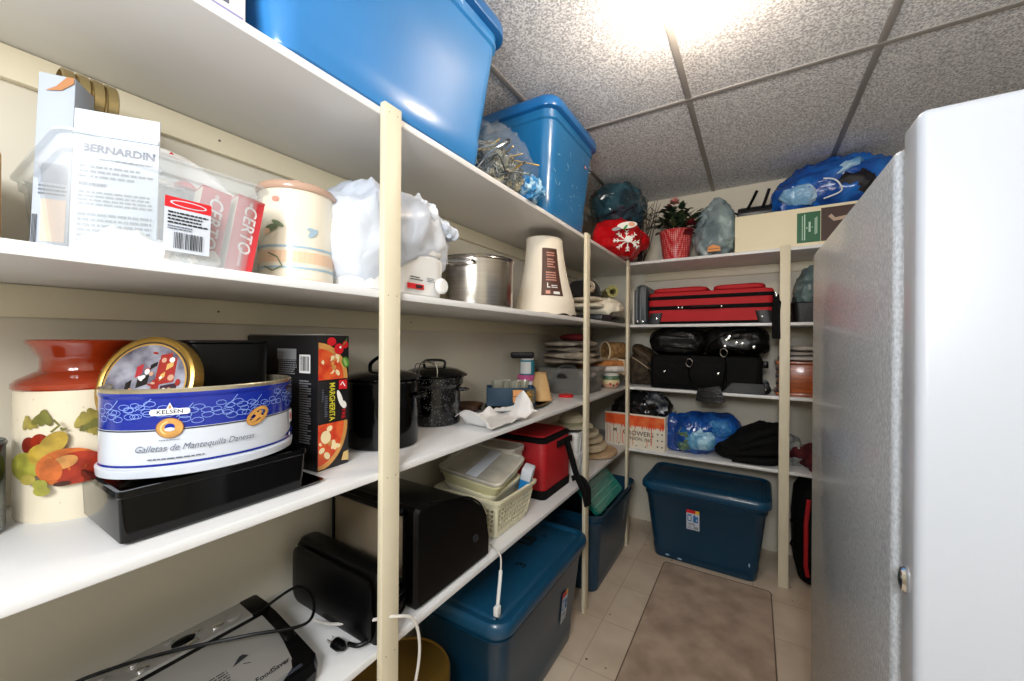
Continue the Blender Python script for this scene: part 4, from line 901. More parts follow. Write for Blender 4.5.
cg = mat('clear_cup', 'c9c7b6', .12, alpha=.4, spec=.8)
for i, (x, y) in enumerate(((-.055, .0), (-.018, .022), (.02, -.005), (.055, .02))):
    t2 = thing('plastic_cup', 'small clear fluted cup standing in the blue box', 'cup', (0, 0, 0), 0, 'clear cups in the blue box')
    a = .62; t2.location = (-.915+x*math.cos(a)-y*math.sin(a), 1.47+x*math.sin(a)+y*math.cos(a), T3+.0165+.0045)
    part('cup_body', loft([[Vector((p.x*(1+.05*math.cos(12*math.atan2(p.y, p.x))), p.y*(1+.05*math.cos(12*math.atan2(p.y, p.x))), p.z)) for p in oval(r, r, z, 48)] for r, z in ((.014, 0), (.016, .004), (.022, .06), (.030, .098), (.028, .098), (.020, .06), (.014, .006))]), cg, t2)
t = thing('plastic_jar', 'white jar with a pink lid band under the teal jar by the wall', 'jar', (-1.0, 1.77, T3))
part('jar_body', lathe([(.045, 0), (.048, .004), (.048, .085), (.044, .09)], 36), white, t)
part('lid', lathe([(.049, .091), (.05, .093), (.05, .118), (.046, .121)], 36), mat('pink_lid', 'cf5f92', .4), t)
t = thing('medicine_jar', 'white and teal jar stacked on the pink lidded jar by the wall', 'jar', (-1.0, 1.77, T3+.1215))
part('jar_body', lathe([(.036, 0), (.038, .003), (.038, .07), (.034, .074)], 36), mat('teal_label', '2f8fa0', .4), t)
decal('white_label', [(s_rect(-.05, .006, .012, .066, 20, 1), white)], cyl(.0385, -.85), t)
part('cap', lathe([(.033, .0745), (.034, .08), (.034, .084)], 30), white, t)
t = thing('small_box', 'flat black box balanced on top of the teal jar', 'box', (-1.02, 1.755, T3+.2058), .5)
part('box_body', loft([rrect(.105, .075, .01, .0), rrect(.12, .085, .012, .008), rrect(.12, .085, .012, .026), rrect(.11, .075, .01, .03)]), mat('black_violet_plastic', '1d1a22', .4), t)
t = thing('small_lampshade', 'small tan pleated lampshade standing on the black oval tray', 'lampshade', (-.862, 1.655, T3+.0165))
tan = mat('tan_lamp_fabric', 'cfa872', .7, var=.2, vscale=12)
S = [[Vector((p.x*(1+.03*math.cos(6*math.atan2(p.y, p.x))), p.y*(1+.03*math.cos(6*math.atan2(p.y, p.x))), p.z)) for p in oval(r, r, z, 48)] for r, z in ((.056, 0), (.055, .004), (.042, .065), (.027, .125), (.0275, .13), (.025, .13), (.04, .065), (.053, .003))]
part('fabric', loft(S, False, False), tan, t)
for z, r in ((.002, .057), (.128, .028)): part('trim_ring', tube([(r*math.cos(k*PI/12), r*math.sin(k*PI/12), z) for k in range(25)], .002, 6, 0), mat('tan_trim', 'b98f58', .7), t)
t = thing('plastic_disc', 'small glossy red plastic lid lying flat on shelf beside tan lampshade', 'lid', (-.845, 1.915, T3))
part('lid_body', lathe([(.038, .0005), (.04, .003), (.04, .010), (.037, .013), (.03, .011), (.004, .011)], 36), mat('red_plastic', 'd4141c', .25, coat=.3), t)
t = thing('clear_box', 'clear plastic storage box of folded fabric beside the middle post', 'storage box', (-.915, 2.155, T3), H90)
part('box_body', open_bin(.36, .33, .145), mat('smoky_clear_plastic', 'c9c7c0', .15, alpha=.2, spec=.7), t)
single('fabric_bundle', pad(.28, .25, .085, 77, .012, 9), mat('charcoal_cloth', '2e2d30', .85, col2='4d4a4c', vscale=8), 'dark grey folded fabric lying inside the clear storage box', 'fabric', (-.915, 2.155, T3+.004), H90)
single('fabric_bundle', pad(.20, .10, .035, 78, .008, 14), mat('pale_cloth', 'a09894', .8, var=.5, vscale=14), 'crumpled pale fabric on the dark fabric inside the clear box', 'fabric', (-.86, 2.12, T3+.089), .1)
t = thing('knit_hat', 'black hat showing over the rim of the clear storage box', 'hat', (-.905, 2.06, T3+.089))
part('crown', lathe([(.075, 0), (.073, .02), (.058, .05), (.03, .066), (.004, .07)], 30), MATS['black_felt'], t)
bl = [('grey_blanket', 'a39684', '7f7464', 'lowest grey brown blanket of the pile above the clear storage box'), ('stone_blanket', 'b3a795', '8a7e6d', 'second grey brown blanket up in the pile above the clear box'), ('taupe_blanket', '94887a', '6d6256', 'third grey brown blanket up in the pile above the clear box'), ('pale_blanket', 'bdb3a3', '91867a', 'topmost grey brown blanket of the pile above the clear box')]
for i, (n, c1, c2, lb) in enumerate(bl):
    single('folded_blanket', pad(.27-.012*i, .40-.02*i, .036, 60+i, .013, 8), mat(n, c1, .9, col2=c2, vscale=18, bump=.4, bscale=70), lb, 'blanket', (-.925-.006*i, 2.215+.01*(-1)**i, T3+.160+.0335*i), .04*(-1)**i, 'folded blankets above the clear box')
single('red_cloth', pad(.15, .2, .04, 66, .008, 12), mat('dark_red_cloth', '7d1a22', .85, var=.4, vscale=12), 'dark red folded cloth on top of the grey brown blankets', 'cloth', (-.93, 2.22, T3+.297), .2)

t = thing('pottery_jar', 'striped green and cream pottery jar at the shelf front by the corner', 'jar', (-.775, 2.445, T3))
prof = [(.03, 0), (.045, .008), (.056, .03), (.06, .055), (.056, .08), (.045, .1), (.036, .108), (.04, .116), (.038, .118), (.03, .108), (.005, .1)]
g = G(); cols = [mat('pot_cream', 'd9c79a', .4), mat('pot_peach', 'd2a184', .4), mat('pot_cream', ''), mat('pot_green', '4d6a50', .4), mat('pot_white', 'e4ded0', .4), mat('pot_green', ''), mat('pot_rose', 'b97f74', .4), mat('pot_dark', '2a2a28', .4)]
for i in range(len(prof)-1): g.add(lathe(prof[i:i+2], 36, i == 0, i == len(prof)-2), min(i, 7))
g.build('jar_body', cols, t)
decal('painted_spots', [(s_ell(-.02, .03, .008, .008), mat('pot_red', 'b0403a', .4)), (s_ell(.0, .02, .006, .006), MATS['pot_dark']), (s_ell(.025, .03, .01, .007), MATS['pot_red'])], cyl(lambda z: .0565 if z > .025 else .053, -.9), t)
rl = [('roll_orange', 'b9763c', (-.83, 2.40, T3+.145), .03, .3, .75, 'orange brown rolled place mat leaning on the pile left of corner post'), ('roll_blue', '3a4a8a', (-.80, 2.43, T3+.118), .024, .22, .9, 'blue rolled cloth under the orange brown roll near the corner post'), ('roll_white', 'd8d2cc', (-.785, 2.35, T3+.122), .022, .24, .6, 'white and grey rolled cloth beside the striped pottery jar'), ('roll_sand', '9c8468', (-.90, 2.46, T3+.165), .026, .34, .7, 'sand coloured rolled mat at the top of the pile left of corner post')]
for n, cl, lc, r, L_, rz, lb in rl: single('rolled_mat', roll(L_, r, 2, .008), mat(n, cl, .85, var=.5, vscale=22), lb, 'rolled mat', lc, rz, 'rolled mats by the corner post')
single('paper_pile', pad(.24, .26, .1, 92, .012, 9), mat('mixed_cloth', '6a5a50', .85, col2='a08f84', vscale=13), 'heap of mixed folded cloths under the rolled mats by the corner post', 'cloth', (-.88, 2.58, T3), .2)
t = thing('woven_basket', 'tan open ended woven tube basket lying on the cloth heap beside the corner post', 'basket', (-.80, 2.60, T3+.228))
S = [[Vector((x, r*math.cos(2*PI*k/40)*.8, r*math.sin(2*PI*k/40))) for k in range(40)] for x, r in ((-.075, .056), (-.08, .06), (-.075, .064), (.08, .06), (.085, .02))]+[[Vector((x, r*math.cos(2*PI*k/40)*.8, r*math.sin(2*PI*k/40))) for k in range(40)] for x, r in ((.07, .01),)]
bsk = G(); bsk.add(loft([S[5], [Vector((p.x-.01, p.y*4, p.z*4)) for p in S[5]], S[0], S[1], S[2], S[3], S[4]], True, True)); o = bsk.build('basket_body', mat('woven_tan', '9a7648', .8, col2='6e4e2a', vscale=40, bump=.5, bscale=120), t); o.rotation_euler = (0, 0, 1.05)
part('rim_binding', tube([(-.08, .8*.062*math.cos(k*PI/16), .062*math.sin(k*PI/16)) for k in range(33)], .005, 6, 0), mat('pale_binding', 'd9c4a0', .7), t).rotation_euler = (0, 0, 1.05)
single('linen_napkin', sheet(lambda u, v: (.12*(u-.5), .012*math.sin(u*5)+.02*v, .10*v-.02*abs(u-.4)+.025), 16, 12, .003), mat('beige_napkin', 'd9c3a4', .8), 'beige napkin hanging down in front of the woven basket', 'napkin', (-.765, 2.55, T3+.06), .75, None)
t = thing('brown_handbag', 'brown quilted bag slumped behind the corner post on the third shelf', 'bag', (-.665, 2.80, B3))
part('bag_body', blob(.085, .10, .125, 41, .014, 11, ex=3, warp=lambda p: Vector((p.x*(1.1-p.z)+.05*p.z, p.y, p.z))), mat('brown_tweed', '4a3c2c', .85, col2='2d241a', vscale=30, bump=.5, bscale=90), t)
part('flap', blob(.08, .09, .05, 42, .008, 10, warp=lambda p: Vector((p.x+.03, p.y-.02, p.z+.155-.5*p.x))), mat('brown_leather', '3f3222', .5), t)
part('piping', tube([(-.04, -.108, .19), (.02, -.115, .155), (.09, -.105, .10)], .0035, 6), mat('tan_piping', 'a8977c', .6), t)

# ------------------------------------------------------------------ third shelf, back
t = thing('garment_suitcase', 'black wheeled suitcase lying flat under two leather bags on back shelf', 'suitcase', (-.265, 2.80, B3))
part('case_body', loft([rrect(.60, .35, .03, .004, 7), rrect(.615, .365, .04, .014, 7), rrect(.615, .365, .04, .195, 7), rrect(.60, .35, .04, .208, 7), rrect(.5, .28, .03, .212, 7)]), blackcl, t)
part('front_pocket', loft([rrect(.40, .02, .009, .03, 4, -.08, -.188), rrect(.42, .026, .01, .04, 4, -.08, -.188), rrect(.42, .026, .01, .16, 4, -.08, -.188), rrect(.4, .018, .008, .17, 4, -.08, -.188)]), blackcl, t)
for x in (-.215, .085): part('lock_stud', lathe([(.007, 0), (.006, .004), (.001, .005)], 12), chrome, t).matrix_local = TR(x, -.2015, .11, H90)
part('corner_guard', loft([[Vector((p.x, p.y, p.z)) for p in rrect(.22-z*.9, .02, .006, z, 4, .21+z*.45, -.18)] for z in (.005, .06)]), MATS['dark_grey_rubber'], t)
for y in (-.16, .14):
    wh = part('wheel', lathe([(.02, -.012), (.03, -.010), (.03, .010), (.02, .012)], 24), black, t); wh.matrix_local = TR(.318, y, .0315, H90)
    part('axle_cap', lathe([(.008, .0122), (.006, .015)], 12), chrome, wh)
part('top_wheel_housing', bx(.305, .335, -.17, -.12, .15, .19, .006), black, t)
for z in (.1, .14): part('side_buckle', bx(-.325, -.306, -.16, -.13, z, z+.02, .004), black, t)
t = thing('leather_bag', 'slumped black leather bag on the left of the black suitcase', 'bag', (-.42, 2.79, B3+.2125))
part('bag_body', blob(.17, .155, .083, 22, .014, 9, ex=3.6, ez=3), leather, t)
part('zip', tube([(-.1, -.135, .10), (-.06, -.15, .115), (0, -.15, .11)], .003, 6), chrome, t)
for z in (.05, .12): part('fold', tube([(-.135, -.10, z), (-.06, -.15, z+.008), (.05, -.152, z), (.12, -.12, z-.01)], .011, 8), leather, t)
t = thing('leather_bag', 'black leather holdall with ring fittings on the right of the black suitcase', 'bag', (-.10, 2.79, B3+.2125))
part('bag_body', blob(.175, .16, .084, 25, .013, 9, ex=3.6, ez=3), leather, t)
part('handle', tube([(-.15, -.145, .03), (-.11, -.165, .09), (.0, -.172, .15), (.06, -.165, .155)], .007, 8, 8, .6), leather, t)
part('handle', tube([(-.14, -.155, .02), (-.08, -.175, .055), (.0, -.175, .04), (.05, -.165, .02)], .007, 8, 8, .6), leather, t)
R = random.Random(8)
for k in range(7):
    part('ring_fitting', lathe([(.006, 0), (.009, .002), (.009, .005), (.005, .006)], 14), chrome, t).matrix_local = TR(R.uniform(-.06, .1), -.166, R.uniform(.04, .12), H90)
t = thing('shoulder_strap', 'black leather shoulder strap looped over the suitcase and hanging off shelf', 'strap', (-.255, 2.60, B3))
for pts in ([(-.075, .0, .225), (-.08, -.016, .15), (-.075, -.02, .08), (-.04, -.02, .03), (.01, -.012, .005)], [(.105, .0, .24), (.115, -.018, .17), (.11, -.02, .1), (.095, -.02, .04), (.07, -.012, .005)]):
    part('strap_band', tube(pts, .0105, 8, 8, .35), leather, t)
for x, z in ((-.078, .17), (.105, .235)):
    part('ring', tube([(x+.018*math.cos(k*PI/8), -.024, z+.024*math.sin(k*PI/8)) for k in range(17)], .0035, 6, 0), chrome, t)
part('pad_flap', sheet(lambda u, v: (-.03+.115*u-(.03*v if u < .5 else -.012*v)+.02*v, -.022-.004*math.sin(u*3), .02-.085*v+.02*u*(1-v)-.03*abs(u-.45)*v*-1), 10, 8, .008), leather, t)
for x, z in ((-.005, -.01), (.06, .005), (.005, -.035), (.055, -.03)): part('rivet', lathe([(.005, 0), (.004, .003), (.001, .004)], 10), chrome, t).matrix_local = TR(x, -.0245, z, H90)

ow = mat('orange_wood', 'b4571a', .3, col2='7a3610', vscale=7, stretch=(1, 1, 9), coat=.4)
t = thing('wooden_chest', 'glossy orange brown wooden chest on the third back shelf behind the back post', 'chest', (.30, 2.80, B3))
part('chest_body', bx(-.185, .185, -.14, .14, .002, .175, .004), ow, t)
part('base_molding', bx(-.195, .195, -.15, .15, .0005, .018, .004), ow, t)
part('lid', bx(-.193, .193, -.148, .148, .1755, .192, .004), ow, t)
for z in (.03, .07, .11, .15): part('corner_clasp', bx(-.196, -.176, -.151, -.13, z-.008, z+.008, .002), mat('dark_iron', '241d1a', .4, metal=.6), t)
for i, (n, lb) in enumerate((('lowest', 'white'), ('middle', 'grey white'), ('topmost', 'pale'))):
    single('folded_paper', pad(.33-.02*i, .25, .03, 80+i, .007, 11), mat('paper_%s' % n, ('c9c4bf', 'a9a29c', 'bdb6ae')[i], .75, var=.3, vscale=12), '%s folded sheet, %s of the stack on the orange wooden chest' % (lb, n), 'paper', (.285+.012*i, 2.79, B3+.1925+.028*i), .05*i, 'folded sheets on the wooden chest')

# ------------------------------------------------------------------ lowest shelf, near bay
silver = mat('silver_plastic', '9a9894', .33, metal=.4, var=.08, vscale=3)
t = thing('vacuum_sealer', 'silver and black vacuum sealer with buttons lying on the lowest shelf', 'vacuum sealer', (-.885, .275, T4), H90)
# local x runs away from the camera, -y is the aisle side
def prof(y0, y1, zs): return zs
S = []
for x, k in ((-.215, .92), (-.205, 1), (.17, 1), (.192, .97), (.205, .86)):
    S.append([Vector((x, y*k, z)) for y, z in ((-.138, .004), (-.142, .03), (-.132, .046), (-.02, .066), (.05, .078), (.056, .078), (.132, .082), (.14, .07), (.142, .004))])
part('base_body', loft(S), black, t)
part('top_panel', loft([[Vector((x, y, z)) for y, z in ((-.128+e, .0475), (-.128+e, .0495), (-.02, .0705), (.046, .0815), (.046, .0775), (-.02, .065))] for x, e in ((-.213, 0), (.13, 0), (.165, .02), (.178, .06))]), silver, t)
cp = part('control_strip', loft([[Vector((x, y, z)) for y, z in ((.062, .079), (.064, .084), (.124, .0865), (.128, .08))] for x in (-.213, .172)]), silver, t)
def strip(x, y): return (x, y, .084+(y-.064)*.0025/.06)
for i, (x, y, r) in enumerate(((.14, .085, .011), (.108, .085, .008), (.06, .075, .008), (.035, .112, .006), (-.02, .1, .006), (-.015, .075, .007), (-.065, .105, .006), (-.07, .08, .007), (.075, .1, .006))):
    b = part('button', lathe([(r, 0), (r, .003), (r*.7, .0042), (.001, .0043)], 16), chrome if i % 3 else silver, cp); b.matrix_local = TR(*strip(x, y)) @ Matrix.Diagonal((1.4, .8, 1, 1))
part('dial', lathe([(.009, 0), (.009, .004), (.002, .005)], 20), black, cp).matrix_local = TR(*strip(-.155, .09))
part('latch_bar', lathe([(.018, 0), (.018, .004), (.01, .007)], 20), black, cp).matrix_local = TR(*strip(.052, .093)) @ Matrix.Diagonal((1.1, .55, 1, 1))
sl = pl((0, -.128, .0497), (1, 0, 0), (0, 1, .195))
decal('printing', [(s_text('FoodSaver', .0145, .130, .034, 0, .2, .02), ink), (s_rect(.088, .028, .091, .038), ink), (s_lines(-.03, .05, .075, .096, 8, 5, .35), ink), (s_poly([(.085, .092), (.115, .097), (.108, .106), (.102, .106)]), ink), (s_line([(.10, .085), (.11, .078)], .0015), ink), (s_line([(-.2, .006), (.17, .006)], .001), greyink), (s_line([(-.2, .002), (.17, .002)], .001), greyink)], sl, t)
part('end_latch', loft([rrect(.028, .10, .01, .03, 4, .192, .0), rrect(.03, .11, .012, .05, 4, .192, .0), rrect(.02, .10, .008, .072, 4, .188, .0)]), black, t)
part('side_clip', bx(.165, .205, .06, .13, .06, .088, .006), black, t)
part('power_cord', tube([(.19, .06, .086), (.24, .02, .12), (.25, -.03, .105), (.21, -.07, .088), (.12, -.02, .10), (.02, .06, .1), (-.06, .115, .094), (-.12, .135, .09)], .0033, 8, 8), black, t)

t = thing('contact_grill', 'black closed electric grill on the lowest shelf with a chrome hinge', 'electric grill', (-.885, .625, T4))
S = [rrect(.32, .055, .012, .0005), rrect(.335, .06, .016, .01), rrect(.335, .06, .016, .145), rrect(.325, .05, .02, .16), rrect(.30, .03, .012, .165)]
part('grill_body', loft(S), black, t)
part('lid_plate', loft([[Vector((p.x, p.z*0-.036-q, p.y+.08)) for p in rrect(.315, .145, .03, 0)] for q in (0, .006)]+[[Vector((p.x, -.046, p.y+.08)) for p in rrect(.295, .125, .028, 0)]]), black, t)
part('chrome_hinge', bx(-.172, -.158, -.035, .0, .11, .14, .003), chrome, t)
t = thing('toaster_oven', 'big black toaster oven with curved back and glass door on the lowest shelf', 'toaster oven', (-.905, .878, T4))
PF = [(-.150, .004), (-.158, .02), (-.158, .255), (-.15, .265), (-.10, .262), (.03, .235), (.08, .215), (.125, .18), (.158, .125), (.172, .06), (.170, .004)]
part('oven_body', loft([[Vector((x, y*k, .14+(z-.14)*k)) for y, z in PF] for x, k in ((-.178, .97), (-.172, 1), (.168, 1), (.178, .95))]), black, t, 30)
part('glass_door', bx(-.15, .135, -.164, -.1575, .05, .245, .003), mat('wall_reflection_glass', '8a7c68', .12, spec=.6), t)  # reflected wall tone put into the base colour of the glass
part('door_handle', tube([(-.14, -.163, .252), (-.135, -.185, .262), (.125, -.185, .262), (.13, -.163, .252)], .008, 8), black, t)
part('door_frame', tube([(-.155, -.162, .045), (-.155, -.162, .25), (.14, -.162, .25), (.14, -.162, .045), (-.155, -.162, .045)], .006, 8, 0), black, t)
part('side_dial', lathe([(.011, 0), (.011, .006), (.006, .008)], 20), mat('grey_knob', '24262a', .3), t).matrix_local = TR(.176, .09, .09, 0, H90)
part('edge_seam', tube([(.172, -.10, .261), (.174, .03, .234), (.174, .08, .214), (.174, .125, .179), (.173, .157, .125)], .003, 6), black, t)
t = thing('coiled_cord', 'bundle of black power cord with a plug hanging beside the near post', 'power cord', (-.775, .66, T4))
P = []
for k in range(40): a = k*.62; P.append((.03*math.cos(a)+.002*k/10, .055*math.sin(a)+.0, .012+.0019*k+.006*math.sin(k*1.7)))
part('cord', tube(P, .0065, 8, 3), black, t)
part('cord_tail', tube([(.02, -.03, .05), (.035, -.065, .02), (.025, -.09, .012), (0, -.10, .012)], .005, 8), black, t)
pg = part('plug', loft([[Vector((q, p.x*k-.115, p.y*k+.014)) for p in oval(.013, .010, 0, 16)] for q, k in ((-.03, .6), (-.026, 1), (-.006, 1), (.006, .5))]), black, t)
for y in (-.006, .006): part('prong', bx(-.046, -.029, y-.1155, y-.1145, .011, .018, .0003, 1), chrome, pg)
t = thing('white_cable', 'thin white cable looping over the lowest shelf edge in front of the near post', 'cable', (0, 0, 0))
part('cord', tube([(-.915, .565, T4+.008), (-.86, .575, T4+.014), (-.80, .585, T4+.035), (-.74, .585, T4+.062), (-.69, .62, T4+.07), (-.672, .66, T4+.045), (-.668, .675, T4-.03), (-.675, .665, T4-.12), (-.69, .64, T4-.22), (-.68, .62, T4-.34)], .0036, 8, 8), mat('white_cable_rubber', 'cfcbc4', .4), t)
t = thing('charging_lead', 'white lead with a plug hanging over the lowest shelf edge beside the toaster oven', 'cable', (0, 0, 0))
part('cord', tube([(-.76, 1.10, T4+.004), (-.73, 1.08, T4+.006), (-.70, 1.07, T4-.004), (-.692, 1.06, T4-.05)], .0028, 8, 8), MATS['white_cable_rubber'], t)
part('sleeve', tube([(-.692, 1.06, T4-.045), (-.690, 1.05, T4-.09), (-.688, 1.038, T4-.14)], .006, 8), white, t)
part('plug', bx(-.695, -.679, 1.022, 1.044, T4-.172, T4-.142, .003), white, t)
part('prong', tube([(-.688, 1.033, T4-.171), (-.688, 1.033, T4-.185)], .003, 8, 2), chrome, t)

# ------------------------------------------------------------------ lowest shelf, middle bay
creamp = mat('cream_plastic', 'dcd6b8', .4)
t = thing('laundry_basket', 'cream perforated plastic basket full of containers on the lowest shelf', 'basket', (-.882, 1.245, T4), H90)
L_, W_, H_ = .265, .285, .145
bsk = G()
def bwall(f): return L_*(.82+.18*f), W_*(.82+.18*f)
def lattice(g, A, B, C, D, nx, ny, th):
    # open lattice wall between bottom edge A-B and top edge D-C
    A, B, C, D = map(Vector, (A, B, C, D)); P = lambda u, v: A.lerp(B, u).lerp(D.lerp(C, u), v); nrm = (B-A).cross(D-A).normalized()*th
    for i in range(nx+1):
        u0, u1 = max(0, (i-.2)/nx), min(1, (i+.2)/nx)
        g.add(loft([[P(u0, 0), P(u1, 0), P(u1, 0)+nrm, P(u0, 0)+nrm], [P(u0, 1), P(u1, 1), P(u1, 1)+nrm, P(u0, 1)+nrm]]))
    for j in range(ny+1):
        v0, v1 = max(0, (j-.2)/ny), min(1, (j+.2)/ny)
        g.add(loft([[P(0, v0), P(0, v1), P(0, v1)+nrm*1.02, P(0, v0)+nrm*1.02], [P(1, v0), P(1, v1), P(1, v1)+nrm*1.02, P(1, v0)+nrm*1.02]]))
z0, z1 = .022, .112; f0, f1 = z0/H_, z1/H_
(l0, w0), (l1, w1) = bwall(f0), bwall(f1); r = .012
g = G()
for sx in (-1, 1):
    lattice(g, (sx*l0/2, -sx*(w0/2-r), z0), (sx*l0/2, sx*(w0/2-r), z0), (sx*l1/2, sx*(w1/2-r), z1), (sx*l1/2, -sx*(w1/2-r), z1), 13, 5, -.003)
    lattice(g, (sx*(l0/2-r), sx*w0/2, z0), (-sx*(l0/2-r), sx*w0/2, z0), (-sx*(l1/2-r), sx*w1/2, z1), (sx*(l1/2-r), sx*w1/2, z1), 12, 5, -.003)
    for sy in (-1, 1): g.add(loft([[Vector((sx*(l/2-.007)+.0085*math.cos(k*PI/6), sy*(ww/2-.007)+.0085*math.sin(k*PI/6), z)) for k in range(12)] for l, ww, z in ((l0, w0, z0), (l1, w1, z1))]))
g.build('lattice_wall', creamp, t)
lo = lambda f, e, z: rrect(bwall(f)[0]+e, bwall(f)[1]+e, .02, z, 6)
part('base_tray', loft([lo(0, -.01, .0005), lo(0, 0, .004), lo(f0, .002, z0+.001), lo(f0, -.006, z0+.001), lo(0, -.008, .005)]), creamp, t)
part('rim', loft([lo(f1, -.008, z1-.001), lo(f1, .002, z1-.001), lo(1, .001, H_-.012), lo(1, .018, H_-.01), lo(1, .02, H_), lo(1, .0, H_+.001), lo(1, -.01, H_-.005), lo(f1, -.008, z1-.001)], False, False), creamp, t)
def food_box(label, loc, rot, L, W, H, mb, ml, group='food boxes in the cream basket', handle=False):
    t = thing('food_box', label, 'food box', loc, 0, group); t.rotation_euler = rot
    part('box_body', loft([rrect(L*.84, W*.84, .02, .001), rrect(L*.88, W*.88, .025, .008), rrect(L*.97, W*.97, .03, H-.012), rrect(L*1.01, W*1.01, .03, H-.01), rrect(L*1.01, W*1.01, .03, H-.003)]), mb, t)
    part('lid', loft([rrect(L*1.02, W*1.02, .03, H-.003), rrect(L*1.035, W*1.035, .032, H), rrect(L*1.035, W*1.035, .032, H+.008), rrect(L*1.0, W*1.0, .03, H+.011), rrect(L*.94, W*.92, .025, H+.010), rrect(L*.93, W*.91, .025, H+.004), rrect(L*.5, W*.5, .02, H+.004)]), ml, t)
    if handle: part('lid_stripe', bx(-L*.44, L*.44, -W*.12, W*.06, H+.0042, H+.0062, .001), paper, t)
    return t
cb = mat('frosted_plastic', 'd4d0bc', .25, alpha=.75); cl = mat('milky_lid', 'c3beb0', .25, var=.3, vscale=9)
food_box('wide frosted food box with a cream lid tilted in the cream basket', (-.905, 1.255, T4+.07), (.10, -.10, H90), .215, .225, .085, cb, creamp)
food_box('shallow cream food box with a white striped lid, topmost in the cream basket', (-.895, 1.235, T4+.17), (.14, -.16, H90+.12), .24, .255, .055, mat('pale_yellow_plastic', 'ddd7ac', .35), cl, handle=True)
food_box('clear food box standing behind the cream lidded boxes beside the red cooler', (-.925, 1.395, T4+.152), (0, 0, H90), .12, .20, .095, cb, mat('clear_lid', 'cfcabf', .2, alpha=.8))
t = thing('blue_pack', 'white and blue packet wedged between food boxes and cream basket rim', 'packet', (-.775, 1.345, T4+.10)); t.rotation_euler = (.1, .25, .3)
part('packet_body', bx(-.02, .02, -.03, .03, 0, .10, .006), mat('sky_blue_card', '1f7fc0', .4), t)
part('white_top', bx(-.0215, .0215, -.032, .032, .06, .108, .006), paper, t)

t = thing('cooler_bag', 'red soft cooler bag with black trim and shoulder strap on the lowest shelf', 'cooler bag', (-.92, 1.665, T4), H90)
redf = mat('red_cooler_fabric', 'a80f18', .6, bump=.25, bscale=200)
part('bag_body', loft([rrect(.275, .29, .02, .001), rrect(.285, .295, .025, .01), rrect(.29, .30, .03, .15), rrect(.285, .295, .03, .25), rrect(.27, .285, .03, .262)]), redf, t)
part('lid_trim', loft([rrect(.288, .298, .03, .245), rrect(.292, .302, .03, .252), rrect(.290, .30, .03, .262), rrect(.262, .27, .03, .268)]), blackcl, t)
part('top_panel', loft([rrect(.262, .27, .03, .2655), rrect(.25, .26, .03, .274), rrect(.2, .2, .03, .277)]), redf, t)
part('front_band', bx(-.02, .143, -.158, -.149, .205, .235, .003), blackcl, t)
part('base_trim', loft([rrect(.286, .298, .025, .0005), rrect(.290, .302, .028, .012), rrect(.292, .302, .028, .04)]), blackcl, t)
part('shoulder_strap', tube([(.07, -.158, .225), (.085, -.175, .15), (.10, -.20, .05), (.11, -.235, -.03), (.122, -.243, -.085), (.14, -.242, -.08), (.145, -.235, -.01), (.14, -.20, .03), (.12, -.165, .025)], .016, 8, 8, .35), blackcl, t)
part('strap_pad', bx(.092, .142, -.252, -.238, -.09, .0, .006), blackcl, t)
t = thing('plastic_pail', 'white square plastic tub beside red cooler, lower one with ribbed rim', 'tub', (-.85, 1.955, T4), H90)
def pail(t, H):
    part('tub_body', loft([rrect(.15, .15, .02, .001), rrect(.155, .155, .022, .006), rrect(.175, .175, .025, H-.03), rrect(.187, .187, .027, H-.028), rrect(.187, .187, .027, H-.004), rrect(.178, .178, .025, H), rrect(.165, .165, .025, H-.002), rrect(.145, .145, .02, .01)]), white, t)
    for x in (-.055, 0, .055): part('rib', tube([(x, -.078, .01), (x, -.0935, H-.028)], .003, 6, 2), white, t)
pail(t, .12)
t = thing('plastic_pail', 'taller white plastic tub nested on the lower white tub beside red cooler', 'tub', (-.85, 1.955, T4+.0125), H90+.02)
pail(t, .215)
for i, (x, y, z, r, n, lb, h) in enumerate(((-.835, 2.345, 0, .15, 'tan', 'wide tan straw mat, lowest of stack behind the middle post', .03), (-.865, 2.30, .034, .125, 'sand', 'sand straw round mat, second up in the stack behind the middle post', .045), (-.875, 2.29, .083, .115, 'oat', 'oat straw round mat, third up in the stack behind the middle post', .035), (-.885, 2.27, .122, .105, 'pale', 'pale straw round mat, fourth up in the stack behind the middle post', .035))):
    single('straw_mat', blob(r*.86, r, h/2, 30+i, .004, 12, ex=2.2, ez=5, nv=16, rough=fbm), mat('straw_%s' % n, ('c0a07c', 'cdbb9c', 'c4b496', 'd0c4a8')[i], .9, var=.2, vscale=30, bump=.6, bscale=150), lb, 'straw mat', (x, y, T4+z+.0005), 0, 'stack of straw mats')
t = thing('straw_hat', 'pale straw sun hat on top of the white tubs behind the middle post', 'hat', (-.855, 2.015, T4+.2285))
part('hat_body', lathe([(.115, .002), (.118, .004), (.10, .012), (.072, .016), (.065, .05), (.05, .064), (.004, .068)], 36), mat('straw_hat_weave', 'c9bfa2', .85, bump=.5, bscale=160), t)
part('hat_band', lathe([(.0735, .0165), (.0715, .03), (.068, .03)], 36, False, False), mat('olive_band', '8c8a68', .8), t)

